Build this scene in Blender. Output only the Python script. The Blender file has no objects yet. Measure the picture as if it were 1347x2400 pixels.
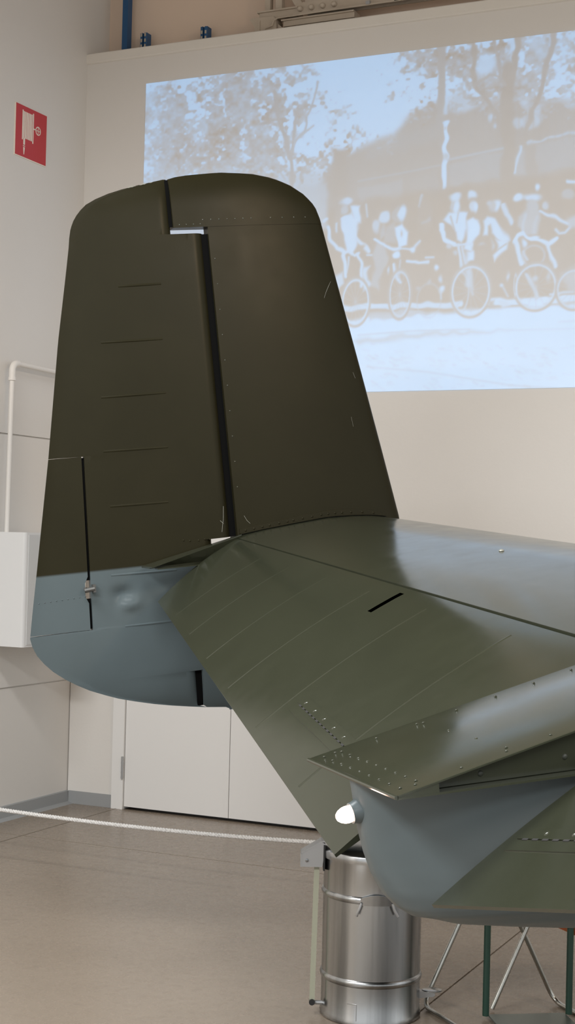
import bpy, math, random
import numpy as np
from mathutils import Vector, Matrix

scene = bpy.context.scene
col = scene.collection
random.seed(3)

# ------------------------------------------------------------------ camera
F_PX = 3500.0
YAW, PITCH, ROLL = math.radians(25.1), math.atan(68 / F_PX), math.atan(.0245)
fh = Vector((-math.sin(YAW), math.cos(YAW), 0)); rt = Vector((math.cos(YAW), math.sin(YAW), 0)); zz = Vector((0, 0, 1))
w = fh * math.cos(PITCH) + zz * math.sin(PITCH)
up = zz * math.cos(PITCH) - fh * math.sin(PITCH)
r = rt * math.cos(ROLL) + up * math.sin(ROLL)
u = up * math.cos(ROLL) - rt * math.sin(ROLL)
cam_d = bpy.data.cameras.new('camera')
cam = bpy.data.objects.new('camera', cam_d); col.objects.link(cam)
M = Matrix((r, u, -w)).transposed().to_4x4(); M.translation = (0, 0, 1.6)
cam.matrix_world = M
cam_d.sensor_fit = 'VERTICAL'; cam_d.sensor_height = 36.0; cam_d.lens = F_PX / 2400 * 36.0
cam_d.clip_start = .05; cam_d.clip_end = 100
scene.camera = cam

# ------------------------------------------------------------------ world, lights, exposure
world = bpy.data.worlds.new('world'); scene.world = world; world.use_nodes = True
bg = world.node_tree.nodes['Background']
bg.inputs[0].default_value = (.955, .985, 1.0, 1); bg.inputs[1].default_value = .85
def area(name, loc, target, size, power, color):
    d = bpy.data.lights.new(name, 'AREA'); d.shape = 'RECTANGLE'; d.size, d.size_y = size; d.energy = power; d.color = color
    o = bpy.data.objects.new(name, d); col.objects.link(o); o.location = loc
    o.rotation_euler = (Vector(target) - Vector(loc)).to_track_quat('-Z', 'Y').to_euler()
    return o
WARM = (.97, .99, 1.0)
for lx, ly, lp in ((-2.9, 2.8, 145), (-2.9, -1.4, 400), (2.6, 1.6, 115), (2.6, -2.6, 200)):
    area('hall_lamp', (lx, ly, 4.5), (lx, ly, 0), (2.4, .6), lp, WARM)
spot = area('warm_spot', (2.7, 2.5, 4.5), (-2.7, 5.2, 2.4), (.6, .5), 10, (1.0, .70, .42)); spot.data.spread = math.radians(75)
scene.view_settings.view_transform = 'Standard'; scene.view_settings.look = 'None'
scene.view_settings.exposure = 0.20; scene.view_settings.gamma = 1.0
scene.view_settings.use_curve_mapping = False

# ------------------------------------------------------------------ materials
def mat(name, color, rough=.5, metal=0., spec=.5, noise=None, bump=None, emit=None, coat=0.):
    m = bpy.data.materials.new(name); m.use_nodes = True; nt = m.node_tree; N = nt.nodes; Lk = nt.links
    b = N['Principled BSDF']
    b.inputs['Base Color'].default_value = (*color, 1); b.inputs['Roughness'].default_value = rough
    b.inputs['Metallic'].default_value = metal; b.inputs['Specular IOR Level'].default_value = spec
    if coat: b.inputs['Coat Weight'].default_value = coat; b.inputs['Coat Roughness'].default_value = .15
    if noise:                                     # (scale, color2, low, high)
        tc = N.new('ShaderNodeNewGeometry'); tx = N.new('ShaderNodeTexNoise'); tx.inputs['Scale'].default_value = noise[0]
        tx.inputs['Detail'].default_value = 6
        mr = N.new('ShaderNodeMapRange'); mr.inputs[1].default_value = noise[2]; mr.inputs[2].default_value = noise[3]
        mx = N.new('ShaderNodeMix'); mx.data_type = 'RGBA'; mx.inputs[6].default_value = (*color, 1); mx.inputs[7].default_value = (*noise[1], 1)
        Lk.new(tc.outputs['Position'], tx.inputs['Vector']); Lk.new(tx.outputs[0], mr.inputs[0]); Lk.new(mr.outputs[0], mx.inputs[0])
        Lk.new(mx.outputs[2], b.inputs['Base Color'])
    if bump:                                      # (scale, strength)
        tc = N.new('ShaderNodeNewGeometry'); tx = N.new('ShaderNodeTexNoise'); tx.inputs['Scale'].default_value = bump[0]; tx.inputs['Detail'].default_value = 3
        bp = N.new('ShaderNodeBump'); bp.inputs['Strength'].default_value = bump[1]; bp.inputs['Distance'].default_value = .02
        Lk.new(tc.outputs['Position'], tx.inputs['Vector']); Lk.new(tx.outputs[0], bp.inputs['Height']); Lk.new(bp.outputs[0], b.inputs['Normal'])
    if emit:
        b.inputs['Emission Color'].default_value = (*emit[0], 1); b.inputs['Emission Strength'].default_value = emit[1]
    return m

WALL = (.70, .668, .628)
m_wall = mat('wall_paint', WALL, .75, spec=.3, noise=(1.3, (.68, .648, .606), .35, .75), bump=(60, .03))
m_upper = mat('upper_wall_paint', (.72, .575, .46), .8, spec=.2, noise=(2., (.69, .55, .44), .35, .7))
m_trim = mat('trim_paint', (.72, .68, .62), .6, spec=.3)
m_door = mat('door_paint', (.75, .733, .71), .45, spec=.4)
m_base = mat('baseboard_vinyl', (.30, .305, .305), .5)
m_gap = mat('dark_gap', (.02, .019, .018), .8)
m_ceil = mat('ceiling_paint', (.45, .40, .35), .8)
m_white = mat('white_enamel', (.70, .69, .675), .35)
m_pipe = mat('pipe_paint', (.74, .70, .65), .5)
m_blue = mat('blue_steel', (.012, .075, .19), .45)
m_beige = mat('beige_steel', (.47, .40, .32), .6, noise=(6, (.41, .34, .265), .4, .7))
m_red = mat('sign_red', (.50, .028, .035), .35)
m_signwhite = mat('sign_white', (.80, .72, .62), .4)
m_zinc = mat('galvanised_steel', (.47, .475, .475), .24, 1., noise=(9, (.24, .245, .245), .40, .66))
def reflection_streaks():  # stretches the colour noise into vertical streaks, painting reflections onto the bin metal
    nt = m_zinc.node_tree; N = nt.nodes; Lk = nt.links
    tx = [n for n in N if n.type == 'TEX_NOISE'][0]; g = [n for n in N if n.type == 'NEW_GEOMETRY'][0]
    mp = N.new('ShaderNodeMapping'); mp.inputs['Scale'].default_value = (1.6, 1.6, .06)
    Lk.new(g.outputs['Position'], mp.inputs['Vector']); Lk.new(mp.outputs[0], tx.inputs['Vector'])
reflection_streaks()
m_zincpart = mat('zinc_bracket', (.42, .42, .42), .45, .7)
m_fitting = mat('bin_lever_paint', (.37, .37, .28), .5)
m_chrome = mat('tube_steel', (.50, .49, .45), .25, 1.)
m_green = mat('green_enamel', (.018, .055, .038), .4)
m_plate = mat('toe_plate_steel', (.17, .19, .17), .4, .6)
m_orange = mat('orange_seat', (.42, .10, .02), .5)
m_rope = mat('rope_fibre', (.70, .68, .66), .8, noise=(120, (.55, .53, .5), .45, .6))
m_rubber = mat('black_rubber', (.015, .015, .015), .6)
m_gap_shade = mat('gap_shade_black', (.006, .006, .006), .95, spec=.02)  # near-black colour for the painted shade inside the tail gaps
m_yellow = mat('sticker_yellow', (.55, .5, .08), .5)
m_print = mat('sticker_print', (.25, .25, .25), .5)
m_panel = mat('sticker_panel', (.62, .62, .61), .4)

def paint(name, top, low, line, rough, slope=.0, spec=.5):
    """aircraft paint: green above a line, blue grey below it (object space)"""
    m = bpy.data.materials.new(name); m.use_nodes = True; nt = m.node_tree; N = nt.nodes; Lk = nt.links; b = N['Principled BSDF']
    b.inputs['Specular IOR Level'].default_value = spec
    tc = N.new('ShaderNodeTexCoord'); sp = N.new('ShaderNodeSeparateXYZ'); Lk.new(tc.outputs['Object'], sp.inputs[0])
    ad = N.new('ShaderNodeMath'); ad.operation = 'MULTIPLY_ADD'; ad.inputs[1].default_value = slope
    Lk.new(sp.outputs[0], ad.inputs[0]); Lk.new(sp.outputs[2], ad.inputs[2])
    mr = N.new('ShaderNodeMapRange'); mr.interpolation_type = 'SMOOTHSTEP'; mr.inputs[1].default_value = line - .006; mr.inputs[2].default_value = line + .006
    Lk.new(ad.outputs[0], mr.inputs[0])
    tx = N.new('ShaderNodeTexNoise'); tx.inputs['Scale'].default_value = 4.5; tx.inputs['Detail'].default_value = 5; Lk.new(tc.outputs['Object'], tx.inputs['Vector'])
    def vary(c, k):
        mx = N.new('ShaderNodeMix'); mx.data_type = 'RGBA'; mx.inputs[6].default_value = (*[v * (1 - k) for v in c], 1); mx.inputs[7].default_value = (*[v * (1 + k) for v in c], 1)
        Lk.new(tx.outputs[0], mx.inputs[0]); return mx.outputs[2]
    mx = N.new('ShaderNodeMix'); mx.data_type = 'RGBA'; Lk.new(mr.outputs[0], mx.inputs[0])
    Lk.new(vary(low, .10), mx.inputs[6]); Lk.new(vary(top, .14), mx.inputs[7]); Lk.new(mx.outputs[2], b.inputs['Base Color'])
    # roughness patches and fine dents
    t2 = N.new('ShaderNodeTexNoise'); t2.inputs['Scale'].default_value = 11; t2.inputs['Detail'].default_value = 4; Lk.new(tc.outputs['Object'], t2.inputs['Vector'])
    rr = N.new('ShaderNodeMapRange'); rr.inputs[3].default_value = rough - .05; rr.inputs[4].default_value = rough + .07; Lk.new(t2.outputs[0], rr.inputs[0]); Lk.new(rr.outputs[0], b.inputs['Roughness'])
    bp = N.new('ShaderNodeBump'); bp.inputs['Strength'].default_value = .007; bp.inputs['Distance'].default_value = .01
    Lk.new(tx.outputs[0], bp.inputs['Height']); Lk.new(bp.outputs[0], b.inputs['Normal'])
    return m
OLIVE = (.0185, .0165, .0078); GREY = (.084, .106, .113)
m_fin = paint('tail_paint', OLIVE, GREY, -.072, .31, .0, .10)
m_olive = paint('olive_paint', (.032, .035, .022), (.032, .035, .022), -9, .16, .0, .75)
m_olive_in = mat('olive_primer_web', (.035, .038, .028), .5)
m_grey = paint('grey_paint', GREY, GREY, -9, .36)
m_scuff = mat('bare_metal_scuff', (.30, .30, .26), .45, .2)

# ------------------------------------------------------------------ mesh helpers
class MB:
    def __init__(s): s.v = []; s.f = []
    def box(s, x0, x1, y0, y1, z0, z1):
        n = len(s.v)
        s.v += [(x0,y0,z0),(x1,y0,z0),(x1,y1,z0),(x0,y1,z0),(x0,y0,z1),(x1,y0,z1),(x1,y1,z1),(x0,y1,z1)]
        s.f += [tuple(n+i for i in q) for q in ((3,2,1,0),(4,5,6,7),(0,1,5,4),(1,2,6,5),(2,3,7,6),(3,0,4,7))]
        return s
    def obox(s, c, ax, ay, az, h):
        """oriented box, centre c, unit axes, half sizes h"""
        c = Vector(c); n = len(s.v)
        for dz in (-1, 1):
            for dx, dy in ((-1,-1),(1,-1),(1,1),(-1,1)):
                s.v.append(tuple(c + Vector(ax)*dx*h[0] + Vector(ay)*dy*h[1] + Vector(az)*dz*h[2]))
        s.f += [tuple(n+i for i in q) for q in ((3,2,1,0),(4,5,6,7),(0,1,5,4),(1,2,6,5),(2,3,7,6),(3,0,4,7))]
        return s
    def prism(s, pts, vec):
        """closed polygon pts (3d) extruded by vec"""
        n = len(s.v); k = len(pts); vec = Vector(vec)
        s.v += [tuple(p) for p in pts] + [tuple(Vector(p) + vec) for p in pts]
        s.f.append(tuple(range(n + k - 1, n - 1, -1))); s.f.append(tuple(range(n + k, n + 2 * k)))
        for i in range(k): j = (i + 1) % k; s.f.append((n + i, n + j, n + k + j, n + k + i))
        return s
    def rings(s, rings, caps=True, closed=True):
        n0 = len(s.v); k = len(rings[0])
        for rg in rings: s.v += [tuple(p) for p in rg]
        for i in range(len(rings) - 1):
            for j in range(k if closed else k - 1):
                a = n0 + i * k + j; b = n0 + i * k + (j + 1) % k
                s.f.append((a, b, b + k, a + k))
        if caps:
            s.f.append(tuple(range(n0 + k - 1, n0 - 1, -1))); m = n0 + (len(rings) - 1) * k; s.f.append(tuple(range(m, m + k)))
        return s
    def tube(s, pts, rad, sides=10, caps=True):
        pts = [Vector(p) for p in pts]; rings = []; prev = None
        for i, p in enumerate(pts):
            t = (pts[min(i + 1, len(pts) - 1)] - pts[max(i - 1, 0)]).normalized()
            if prev is None:
                x = t.orthogonal().normalized()
            else:
                x = (prev - t * prev.dot(t)).normalized()
            prev = x; y = t.cross(x); rr = rad[i] if isinstance(rad, (list, tuple)) else rad
            rings.append([p + x * math.cos(a) * rr + y * math.sin(a) * rr for a in (2 * math.pi * q / sides for q in range(sides))])
        return s.rings(rings, caps)
    def lathe(s, prof, c, axis=(0, 0, 1), sides=24):
        ax = Vector(axis).normalized(); x = ax.orthogonal().normalized(); y = ax.cross(x); c = Vector(c)
        return s.rings([[c + ax * h + (x * math.cos(a) + y * math.sin(a)) * max(rr, 1e-4) for a in (2 * math.pi * q / sides for q in range(sides))] for rr, h in prof])
    def dome(s, c, n, rad, h, sides=8):
        return s.lathe([(rad, 0), (rad * .8, h * .6), (rad * .35, h)], c, n, sides)
    def build(s, name, m, parent=None, smooth=None, kind=None, label=None):
        me = bpy.data.meshes.new(name); me.from_pydata(s.v, [], s.f); me.update()
        me.materials.append(m)
        if smooth is not None:
            me.shade_smooth(); me.set_sharp_from_angle(angle=math.radians(smooth))
        o = bpy.data.objects.new(name, me); col.objects.link(o)
        if parent: o.parent = parent
        if kind: o['kind'] = kind
        if label: o['label'] = label
        return o
def fix_normals(o):
    import bmesh
    b = bmesh.new(); b.from_mesh(o.data); bmesh.ops.recalc_face_normals(b, faces=b.faces); b.to_mesh(o.data); b.free()
    return o
def tag(o, label, cat, group=None):
    o['label'] = label; o['category'] = cat
    if group: o['group'] = group
    return o
def empty(name, loc=(0, 0, 0)):
    o = bpy.data.objects.new(name, None); col.objects.link(o); o.location = loc; o.empty_display_size = .1
    return o
def arc(p0, p1, p2, n=6):
    """quadratic bend"""
    p0, p1, p2 = Vector(p0), Vector(p1), Vector(p2)
    return [p0 * (1 - t) ** 2 + p1 * 2 * t * (1 - t) + p2 * t * t for t in (i / n for i in range(n + 1))]
def lerp(tab, x):
    xs = [t[0] for t in tab]; ys = [t[1] for t in tab]
    return float(np.interp(x, xs, ys))

# ------------------------------------------------------------------ room
XL, YB, YU = -4.97, 7.60, 7.84
def concrete():
    m = bpy.data.materials.new('polished_concrete'); m.use_nodes = True; nt = m.node_tree; N = nt.nodes; Lk = nt.links; b = N['Principled BSDF']
    g = N.new('ShaderNodeNewGeometry')
    n1 = N.new('ShaderNodeTexNoise'); n1.inputs['Scale'].default_value = 1.6; n1.inputs['Detail'].default_value = 8; n1.inputs['Roughness'].default_value = .6
    n2 = N.new('ShaderNodeTexNoise'); n2.inputs['Scale'].default_value = 26; n2.inputs['Detail'].default_value = 6
    n3 = N.new('ShaderNodeTexNoise'); n3.inputs['Scale'].default_value = 70; n3.inputs['Detail'].default_value = 2
    for n in (n1, n2, n3): Lk.new(g.outputs['Position'], n.inputs['Vector'])
    def mix(a, bb, fac, lo, hi):
        mr = N.new('ShaderNodeMapRange'); mr.inputs[1].default_value = lo; mr.inputs[2].default_value = hi; Lk.new(fac, mr.inputs[0])
        mx = N.new('ShaderNodeMix'); mx.data_type = 'RGBA'; Lk.new(mr.outputs[0], mx.inputs[0])
        for s, v in ((6, a), (7, bb)):
            if isinstance(v, tuple): mx.inputs[s].default_value = (*v, 1)
            else: Lk.new(v, mx.inputs[s])
        return mx.outputs[2]
    c = mix((.258, .208, .160), (.232, .186, .142), n1.outputs[0], .38, .68)
    dk = N.new('ShaderNodeMath'); dk.operation = 'MULTIPLY'; Lk.new(n1.outputs[0], dk.inputs[0]); Lk.new(n3.outputs[0], dk.inputs[1])
    c2 = mix(c, (.21, .168, .13), n2.outputs[0], .56, .85)
    c3 = mix(c2, (.15, .12, .095), dk.outputs[0], .40, .48)
    Lk.new(c3, b.inputs['Base Color'])
    rr = N.new('ShaderNodeMapRange'); rr.inputs[3].default_value = .20; rr.inputs[4].default_value = .34; Lk.new(n2.outputs[0], rr.inputs[0]); Lk.new(rr.outputs[0], b.inputs['Roughness'])
    b.inputs['Specular IOR Level'].default_value = .5
    return m
m_floor = concrete()
m_joint = mat('joint_sealant', (.16, .13, .10), .7)
fl = MB().box(-5.1, 7, -8, 8, -.12, -.004).build('floor', m_joint); fl['kind'] = 'structure'
xs = [-5.1, -4.62, -1.735, 1.15, 4.035, 7]; ys = [-8, -4.9, -2.015, .87, 3.755, 6.64, 7.6]
J = .0035
for i in range(len(xs) - 1):
    for j in range(len(ys) - 1):
        MB().box(xs[i] + J, xs[i+1] - J, ys[j] + J, ys[j+1] - J, -.004, 0).build('floor_slab', m_floor, fl)

# left wall: three panel courses with recessed joints
wl = MB().box(XL - .15, XL - .012, -8, 8, 0, 6.6).build('wall_left', m_wall); wl['kind'] = 'structure'
for z0, z1, dx in ((0, .733, -.006), (.741, 2.157, 0), (2.165, 6.6, 0)):
    MB().box(XL - .012, XL + dx, -8, 7.99, z0, z1).build('wall_panel', m_wall, wl)
# back wall: lower partition with a cap, the upper wall set back behind it
wb = MB().box(XL, 7, YB, YU - .02, 2.02, 4.45)
wb.box(XL, -4.585, YB, YU - .02, 0, 2.02).box(-3.185, 7, YB, YU - .02, 0, 2.02)
wb = wb.build('wall_back', m_wall); wb['kind'] = 'structure'
cap = MB(); cap.rings([[(x, YB - .008, 4.455), (x, YB - .012, 4.462), (x, YB - .012, 4.509), (x, YB - .008, 4.514), (x, YU - .02, 4.514), (x, YU - .02, 4.45), (x, YB, 4.45)] for x in (XL, 7)])
cap = fix_normals(cap.build('trim_1', m_trim)); cap['kind'] = 'structure'
wu = MB().box(XL, 7, YU, YU + .12, 4.40, 6.6).build('wall_upper', m_upper); wu['kind'] = 'structure'
ce = MB().box(XL - .15, 7, -8, 8, 6.6, 6.7).build('ceiling', m_ceil); ce['kind'] = 'structure'
# baseboards
b1 = MB(); b1.rings([[(XL + .0005 - .006, y, 0), (XL + .045, y, 0), (XL + .012, y, .012), (XL + .008, y, .072), (XL - .006, y, .075)] for y in (-8, YB)])
b1 = fix_normals(b1.build('baseboard_left', m_base)); b1['kind'] = 'structure'
b2 = MB().box(XL + .012, -4.655, YB - .010, YB, 0, .075).build('baseboard_back', m_base); b2['kind'] = 'structure'
b3 = MB().box(-3.115, 7, YB - .010, YB, 0, .075).build('baseboard_back_right', m_base); b3['kind'] = 'structure'
# double door
dr = MB().box(-4.585, -3.185, YB + .07, YB + .09, 0, 2.02).build('door_1', m_gap); dr['kind'] = 'structure'
fr = MB().box(-4.655, -4.578, YB - .018, YB + .07, 0, 2.09).box(-3.192, -3.115, YB - .018, YB + .07, 0, 2.09).box(-4.578, -3.192, YB - .018, YB + .07, 2.012, 2.09)
fr.build('door_frame', m_door, dr)
for x0, x1, hx in ((-4.574, -3.8855, -4.58), (-3.8815, -3.196, -3.19)):
    lf = MB().box(x0, x1, YB - .004, YB + .042, .016, 2.008).build('door_leaf', m_door, dr)
    for hz in (.18, 1.02, 1.80):
        h = MB(); h.tube([(hx, YB - .024, hz), (hx, YB - .024, hz + .13)], .0075, 10)
        for k in range(4): h.tube([(hx, YB - .024, hz + .028 * (k + .3)), (hx, YB - .024, hz + .028 * (k + .3) + .002)], .0088, 10)
        h.build('hinge', m_zincpart, lf, 40)
hd = MB(); hd.tube([(-3.82, YB - .004, 1.05), (-3.82, YB - .055, 1.05), (-3.74, YB - .058, 1.05)], .009, 8).box(-3.84, -3.80, YB - .010, YB - .003, .95, 1.12)
hd.build('door_handle', m_zincpart, dr, 40)

# ------------------------------------------------------------------ projected picture
PICTURE = [
 ('poly',[(-0.02,0.593),(1.169,0.615),(1.192,1.478),(0.006,1.432)],0.5,0.8,0.05),
 ('fol',[(0.089,0.348)],0.315,0.431,0.9,0.5),
 ('fol',[(0.376,0.375)],0.416,0.4,0.95,0.42),
 ('fol',[(0.623,0.249)],0.406,0.322,0.92,0.44),
 ('fol',[(0.522,0.561)],0.621,0.224,1.0,0.34),
 ('fol',[(0.92,0.181)],0.317,0.244,0.72,0.42),
 ('fol',[(0.791,0.388)],0.268,0.221,0.75,0.42),
 ('fol',[(1.163,0.375)],0.283,0.168,0.52,0.5),
 ('fol',[(1.117,0.611)],0.335,0.145,0.6,0.4),
 ('fol',[(1.347,0.488)],0.178,0.119,0.5,0.5),
 ('fol',[(1.272,0.576)],0.179,0.144,0.65,0.35),
 ('line',[(0.979,0.769),(0.965,0.574),(0.947,0.488),(0.91,0.387),(0.874,0.262),(0.854,0.138)],0.0117,0.26,1.0,0.008),
 ('line',[(0.959,0.537),(0.979,0.381),(0.987,0.285)],0.0108,0.28,1.0,0.008),
 ('line',[(0.971,0.478),(1.037,0.375),(1.076,0.246),(1.124,0.106)],0.0065,0.35,1.0,0.008),
 ('line',[(0.935,0.547),(0.879,0.457),(0.813,0.385)],0.0054,0.35,1.0,0.008),
 ('line',[(0.927,0.644),(0.849,0.54),(0.788,0.466)],0.0054,0.4,1.0,0.008),
 ('line',[(0.98,0.43),(1.097,0.356)],0.0054,0.4,1.0,0.008),
 ('poly',[(1.133,0.721),(1.208,0.6),(1.368,0.513),(1.454,0.485),(1.586,0.458),(1.613,0.413),(1.671,0.353),(1.793,0.319),(1.841,0.291),(1.952,0.363),(2.082,0.325),(2.2,0.31),(2.409,0.341),(2.584,0.377),(3.344,0.348),(3.366,1.564),(1.153,1.477)],0.17,1,0.03),
 ('poly',[(1.424,0.506),(1.598,0.44),(1.844,0.417),(1.846,0.51),(1.425,0.566)],0.26,0.6,0.04),
 ('poly',[(1.889,0.271),(1.973,0.256),(2.094,0.315),(1.987,0.357),(1.895,0.334)],0.55,0.8,0.03),
 ('fol',[(1.763,0.082)],0.29,0.106,0.7,0.36),
 ('fol',[(1.616,0.16)],0.174,0.165,0.42,0.42),
 ('fol',[(1.766,0.234)],0.219,0.129,0.4,0.42),
 ('fol',[(2.017,0.088)],0.19,0.127,0.85,0.28),
 ('fol',[(2.209,0.202)],0.277,0.228,0.88,0.22),
 ('fol',[(2.473,0.163)],0.225,0.248,0.8,0.36),
 ('fol',[(2.455,0.352)],0.203,0.113,0.7,0.4),
 ('fol',[(1.961,0.244)],0.167,0.138,0.5,0.4),
 ('fol',[(1.794,0.365)],0.218,0.094,0.6,0.3),
 ('fol',[(1.537,0.481)],0.1,0.071,0.55,0.35),
 ('poly',[(2.216,-0.003),(2.267,-0.008),(2.257,0.066),(2.223,0.085)],0.9,0.9,0.012),
 ('ell',[(2.101,0.121)],0.062,0.06,0.92,0.9,0.03),
 ('ell',[(2.356,0.037)],0.028,0.045,0.8,0.6,0.02),
 ('ell',[(2.342,0.454)],0.051,0.04,0.7,0.6,0.01),
 ('ell',[(2.277,0.459)],0.028,0.032,0.75,0.6,0.01),
 ('ell',[(2.388,0.424)],0.022,0.05,0.8,0.5,0.01),
 ('ell',[(2.12,0.416)],0.011,0.016,0.9,0.9,0.01),
 ('ell',[(2.156,0.452)],0.009,0.013,0.8,0.8,0.01),
 ('ell',[(2.305,0.348)],0.019,0.014,0.8,0.7,0.01),
 ('ell',[(2.188,0.302)],0.018,0.014,0.8,0.6,0.01),
 ('line',[(2.249,0.978),(2.234,0.591),(2.219,0.362),(2.224,0.158)],0.036,0.1,1,0.015),
 ('line',[(2.235,0.227),(2.265,0.094),(2.275,-0.064)],0.0173,0.12,1.0,0.008),
 ('line',[(2.198,0.246),(2.166,0.083),(2.145,-0.011)],0.0096,0.2,1.0,0.008),
 ('line',[(2.184,0.438),(2.106,0.316),(2.044,0.218),(2.03,0.136),(2.027,-0.014)],0.0126,0.13,1.0,0.008),
 ('line',[(2.037,0.229),(2.126,0.181),(2.185,0.199)],0.0072,0.2,1.0,0.008),
 ('line',[(2.312,0.553),(2.342,0.454),(2.39,0.323),(2.428,0.181),(2.459,0.049),(2.476,-0.038)],0.015,0.16,1.0,0.008),
 ('line',[(1.848,-0.033),(1.849,0.208),(1.858,0.511)],0.0228,0.22,1.0,0.008),
 ('line',[(1.879,0.27),(1.881,0.356)],0.0087,0.8,0.8,0.008),
 ('line',[(1.88,0.409),(1.88,0.513),(1.886,0.763)],0.0132,0.97,1.0,0.008),
 ('ell',[(1.88,0.594)],0.012,0.018,0.4,0.8,0.01),
 ('ell',[(1.879,0.443)],0.009,0.01,0.4,0.8,0.01),
 ('line',[(1.378,0.692),(1.678,0.663),(1.849,0.644)],0.0038,0.4,0.8,0.008),
 ('line',[(1.897,0.618),(2.041,0.601),(2.201,0.583)],0.006,0.45,0.9,0.008),
 ('line',[(2.333,0.568),(2.459,0.548),(2.587,0.531)],0.0069,0.62,0.9,0.008),
 ('poly',[(1.903,0.635),(2.192,0.601),(2.191,0.746),(1.915,0.761)],0.27,1.0,0.012),
 ('poly',[(2.379,0.577),(2.588,0.547),(2.794,0.531),(2.797,0.707),(2.591,0.716),(2.39,0.735)],0.27,1.0,0.012),
 ('poly',[(1.679,0.705),(1.845,0.677),(1.847,0.765),(1.686,0.78)],0.2,1.0,0.012),
 ('poly',[(1.378,0.728),(1.642,0.702),(1.644,0.8),(1.381,0.811)],0.25,1.0,0.012),
 ('poly',[(2.281,0.606),(2.313,0.602),(2.334,0.735),(2.267,0.739)],0.3,1.0,0.012),
 ('line',[(2.294,0.585),(2.282,0.663),(2.272,0.719)],0.0069,0.75,1.0,0.008),
 ('poly',[(1.123,0.852),(1.431,0.798),(1.877,0.776),(2.592,0.734),(3.35,0.691),(3.364,1.479),(1.139,1.44)],0.07,1,0.03),
 ('poly',[(1.218,0.488),(1.309,0.508),(1.322,1.009),(1.236,1.003)],0.14,1,0.02),
 ('poly',[(1.014,0.699),(1.192,0.689),(1.204,0.953),(1.021,0.953)],0.5,0.9,0.02),
 ('line',[(1.964,0.364),(1.967,0.521)],0.0036,0.12,0.4,0.008),
 ('line',[(2.004,0.368),(2.008,0.525)],0.0036,0.12,0.4,0.008),
 ('line',[(2.045,0.372),(2.049,0.528)],0.0036,0.12,0.4,0.008),
 ('line',[(2.086,0.376),(2.089,0.532)],0.0035,0.12,0.4,0.008),
 ('line',[(2.126,0.38),(2.129,0.536)],0.0035,0.12,0.4,0.008),
 ('line',[(2.166,0.384),(2.169,0.539)],0.0036,0.12,0.4,0.008),
 ('line',[(2.206,0.388),(2.209,0.543)],0.0035,0.12,0.4,0.008),
 ('line',[(2.246,0.392),(2.249,0.547)],0.0035,0.12,0.4,0.008),
 ('line',[(2.285,0.396),(2.289,0.55)],0.0036,0.12,0.4,0.008),
 ('line',[(2.325,0.4),(2.328,0.554)],0.0034,0.12,0.4,0.008),
 ('line',[(2.364,0.404),(2.367,0.558)],0.0035,0.12,0.4,0.008),
 ('line',[(2.403,0.408),(2.407,0.561)],0.0035,0.12,0.4,0.008),
 ('line',[(2.442,0.412),(2.445,0.565)],0.0034,0.12,0.4,0.008),
 ('line',[(2.481,0.416),(2.484,0.568)],0.0035,0.12,0.4,0.008),
 ('line',[(2.52,0.42),(2.523,0.572)],0.0033,0.12,0.4,0.008),
 ('line',[(2.558,0.423),(2.561,0.575)],0.0035,0.12,0.4,0.008),
 ('ell',[(1.309,0.799)],0.033,0.021,0.75,1.0,0.01),
 ('ell',[(1.294,0.845)],0.023,0.026,0.45,1.0,0.01),
 ('poly',[(1.33,0.829),(1.389,0.828),(1.388,0.923),(1.353,0.916)],0.88,1.0,0.012),
 ('poly',[(1.28,0.892),(1.336,0.867),(1.373,0.922),(1.381,1.013),(1.352,1.106),(1.316,1.08),(1.299,1.007)],0.88,1.0,0.012),
 ('poly',[(1.268,0.922),(1.298,0.972),(1.292,1.066),(1.253,1.04),(1.238,0.968)],0.1,1.0,0.012),
 ('line',[(1.204,0.941),(1.221,1.002),(1.253,1.052),(1.3,1.084)],0.0104,0.85,1.0,0.008),
 ('line',[(1.375,1.012),(1.412,1.048),(1.444,1.092)],0.0104,0.8,1.0,0.008),
 ('ell',[(1.399,1.054)],0.018,0.012,0.1,1.0,0.01),
 ('line',[(1.255,0.914),(1.261,0.969)],0.0065,0.7,1.0,0.008),
 ('line',[(1.177,0.904),(1.197,0.893)],0.0104,0.8,1.0,0.008),
 ('line',[(1.427,0.826),(1.436,0.893)],0.005,0.7,0.8,0.008),
 ('line',[(1.301,1.093),(1.331,1.081),(1.368,1.107),(1.393,1.089)],0.0075,0.85,1.0,0.008),
 ('line',[(1.298,1.102),(1.309,1.222)],0.0117,0.85,1.0,0.008),
 ('line',[(1.385,1.098),(1.411,1.204),(1.407,1.27)],0.0091,0.82,1.0,0.008),
 ('line',[(1.332,1.116),(1.319,1.199)],0.0065,0.7,1.0,0.008),
 ('poly',[(1.415,1.18),(1.456,1.171),(1.442,1.241),(1.473,1.266),(1.423,1.299)],0.75,1.0,0.012),
 ('line',[(1.439,1.106),(1.469,1.108)],0.0037,0.85,1.0,0.008),
 ('poly',[(1.225,1.241),(1.288,1.197),(1.297,1.264),(1.252,1.314)],0.7,1.0,0.012),
 ('poly',[(1.488,1.043),(1.551,1.059),(1.57,1.13),(1.53,1.21),(1.507,1.303),(1.463,1.272),(1.486,1.184),(1.469,1.113)],0.33,1.0,0.012),
 ('poly',[(1.549,0.965),(1.598,0.933),(1.601,1.05),(1.538,1.034)],0.25,1.0,0.012),
 ('ell',[(1.535,0.91)],0.037,0.033,0.75,1.0,0.01),
 ('ell',[(1.485,0.949)],0.023,0.033,0.6,1.0,0.01),
 ('poly',[(1.507,0.985),(1.531,0.947),(1.549,0.988),(1.512,1.021)],0.3,1.0,0.012),
 ('ell',[(1.622,0.897)],0.04,0.042,0.25,1.0,0.01),
 ('ell',[(1.644,0.889)],0.022,0.038,0.88,1.0,0.01),
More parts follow.
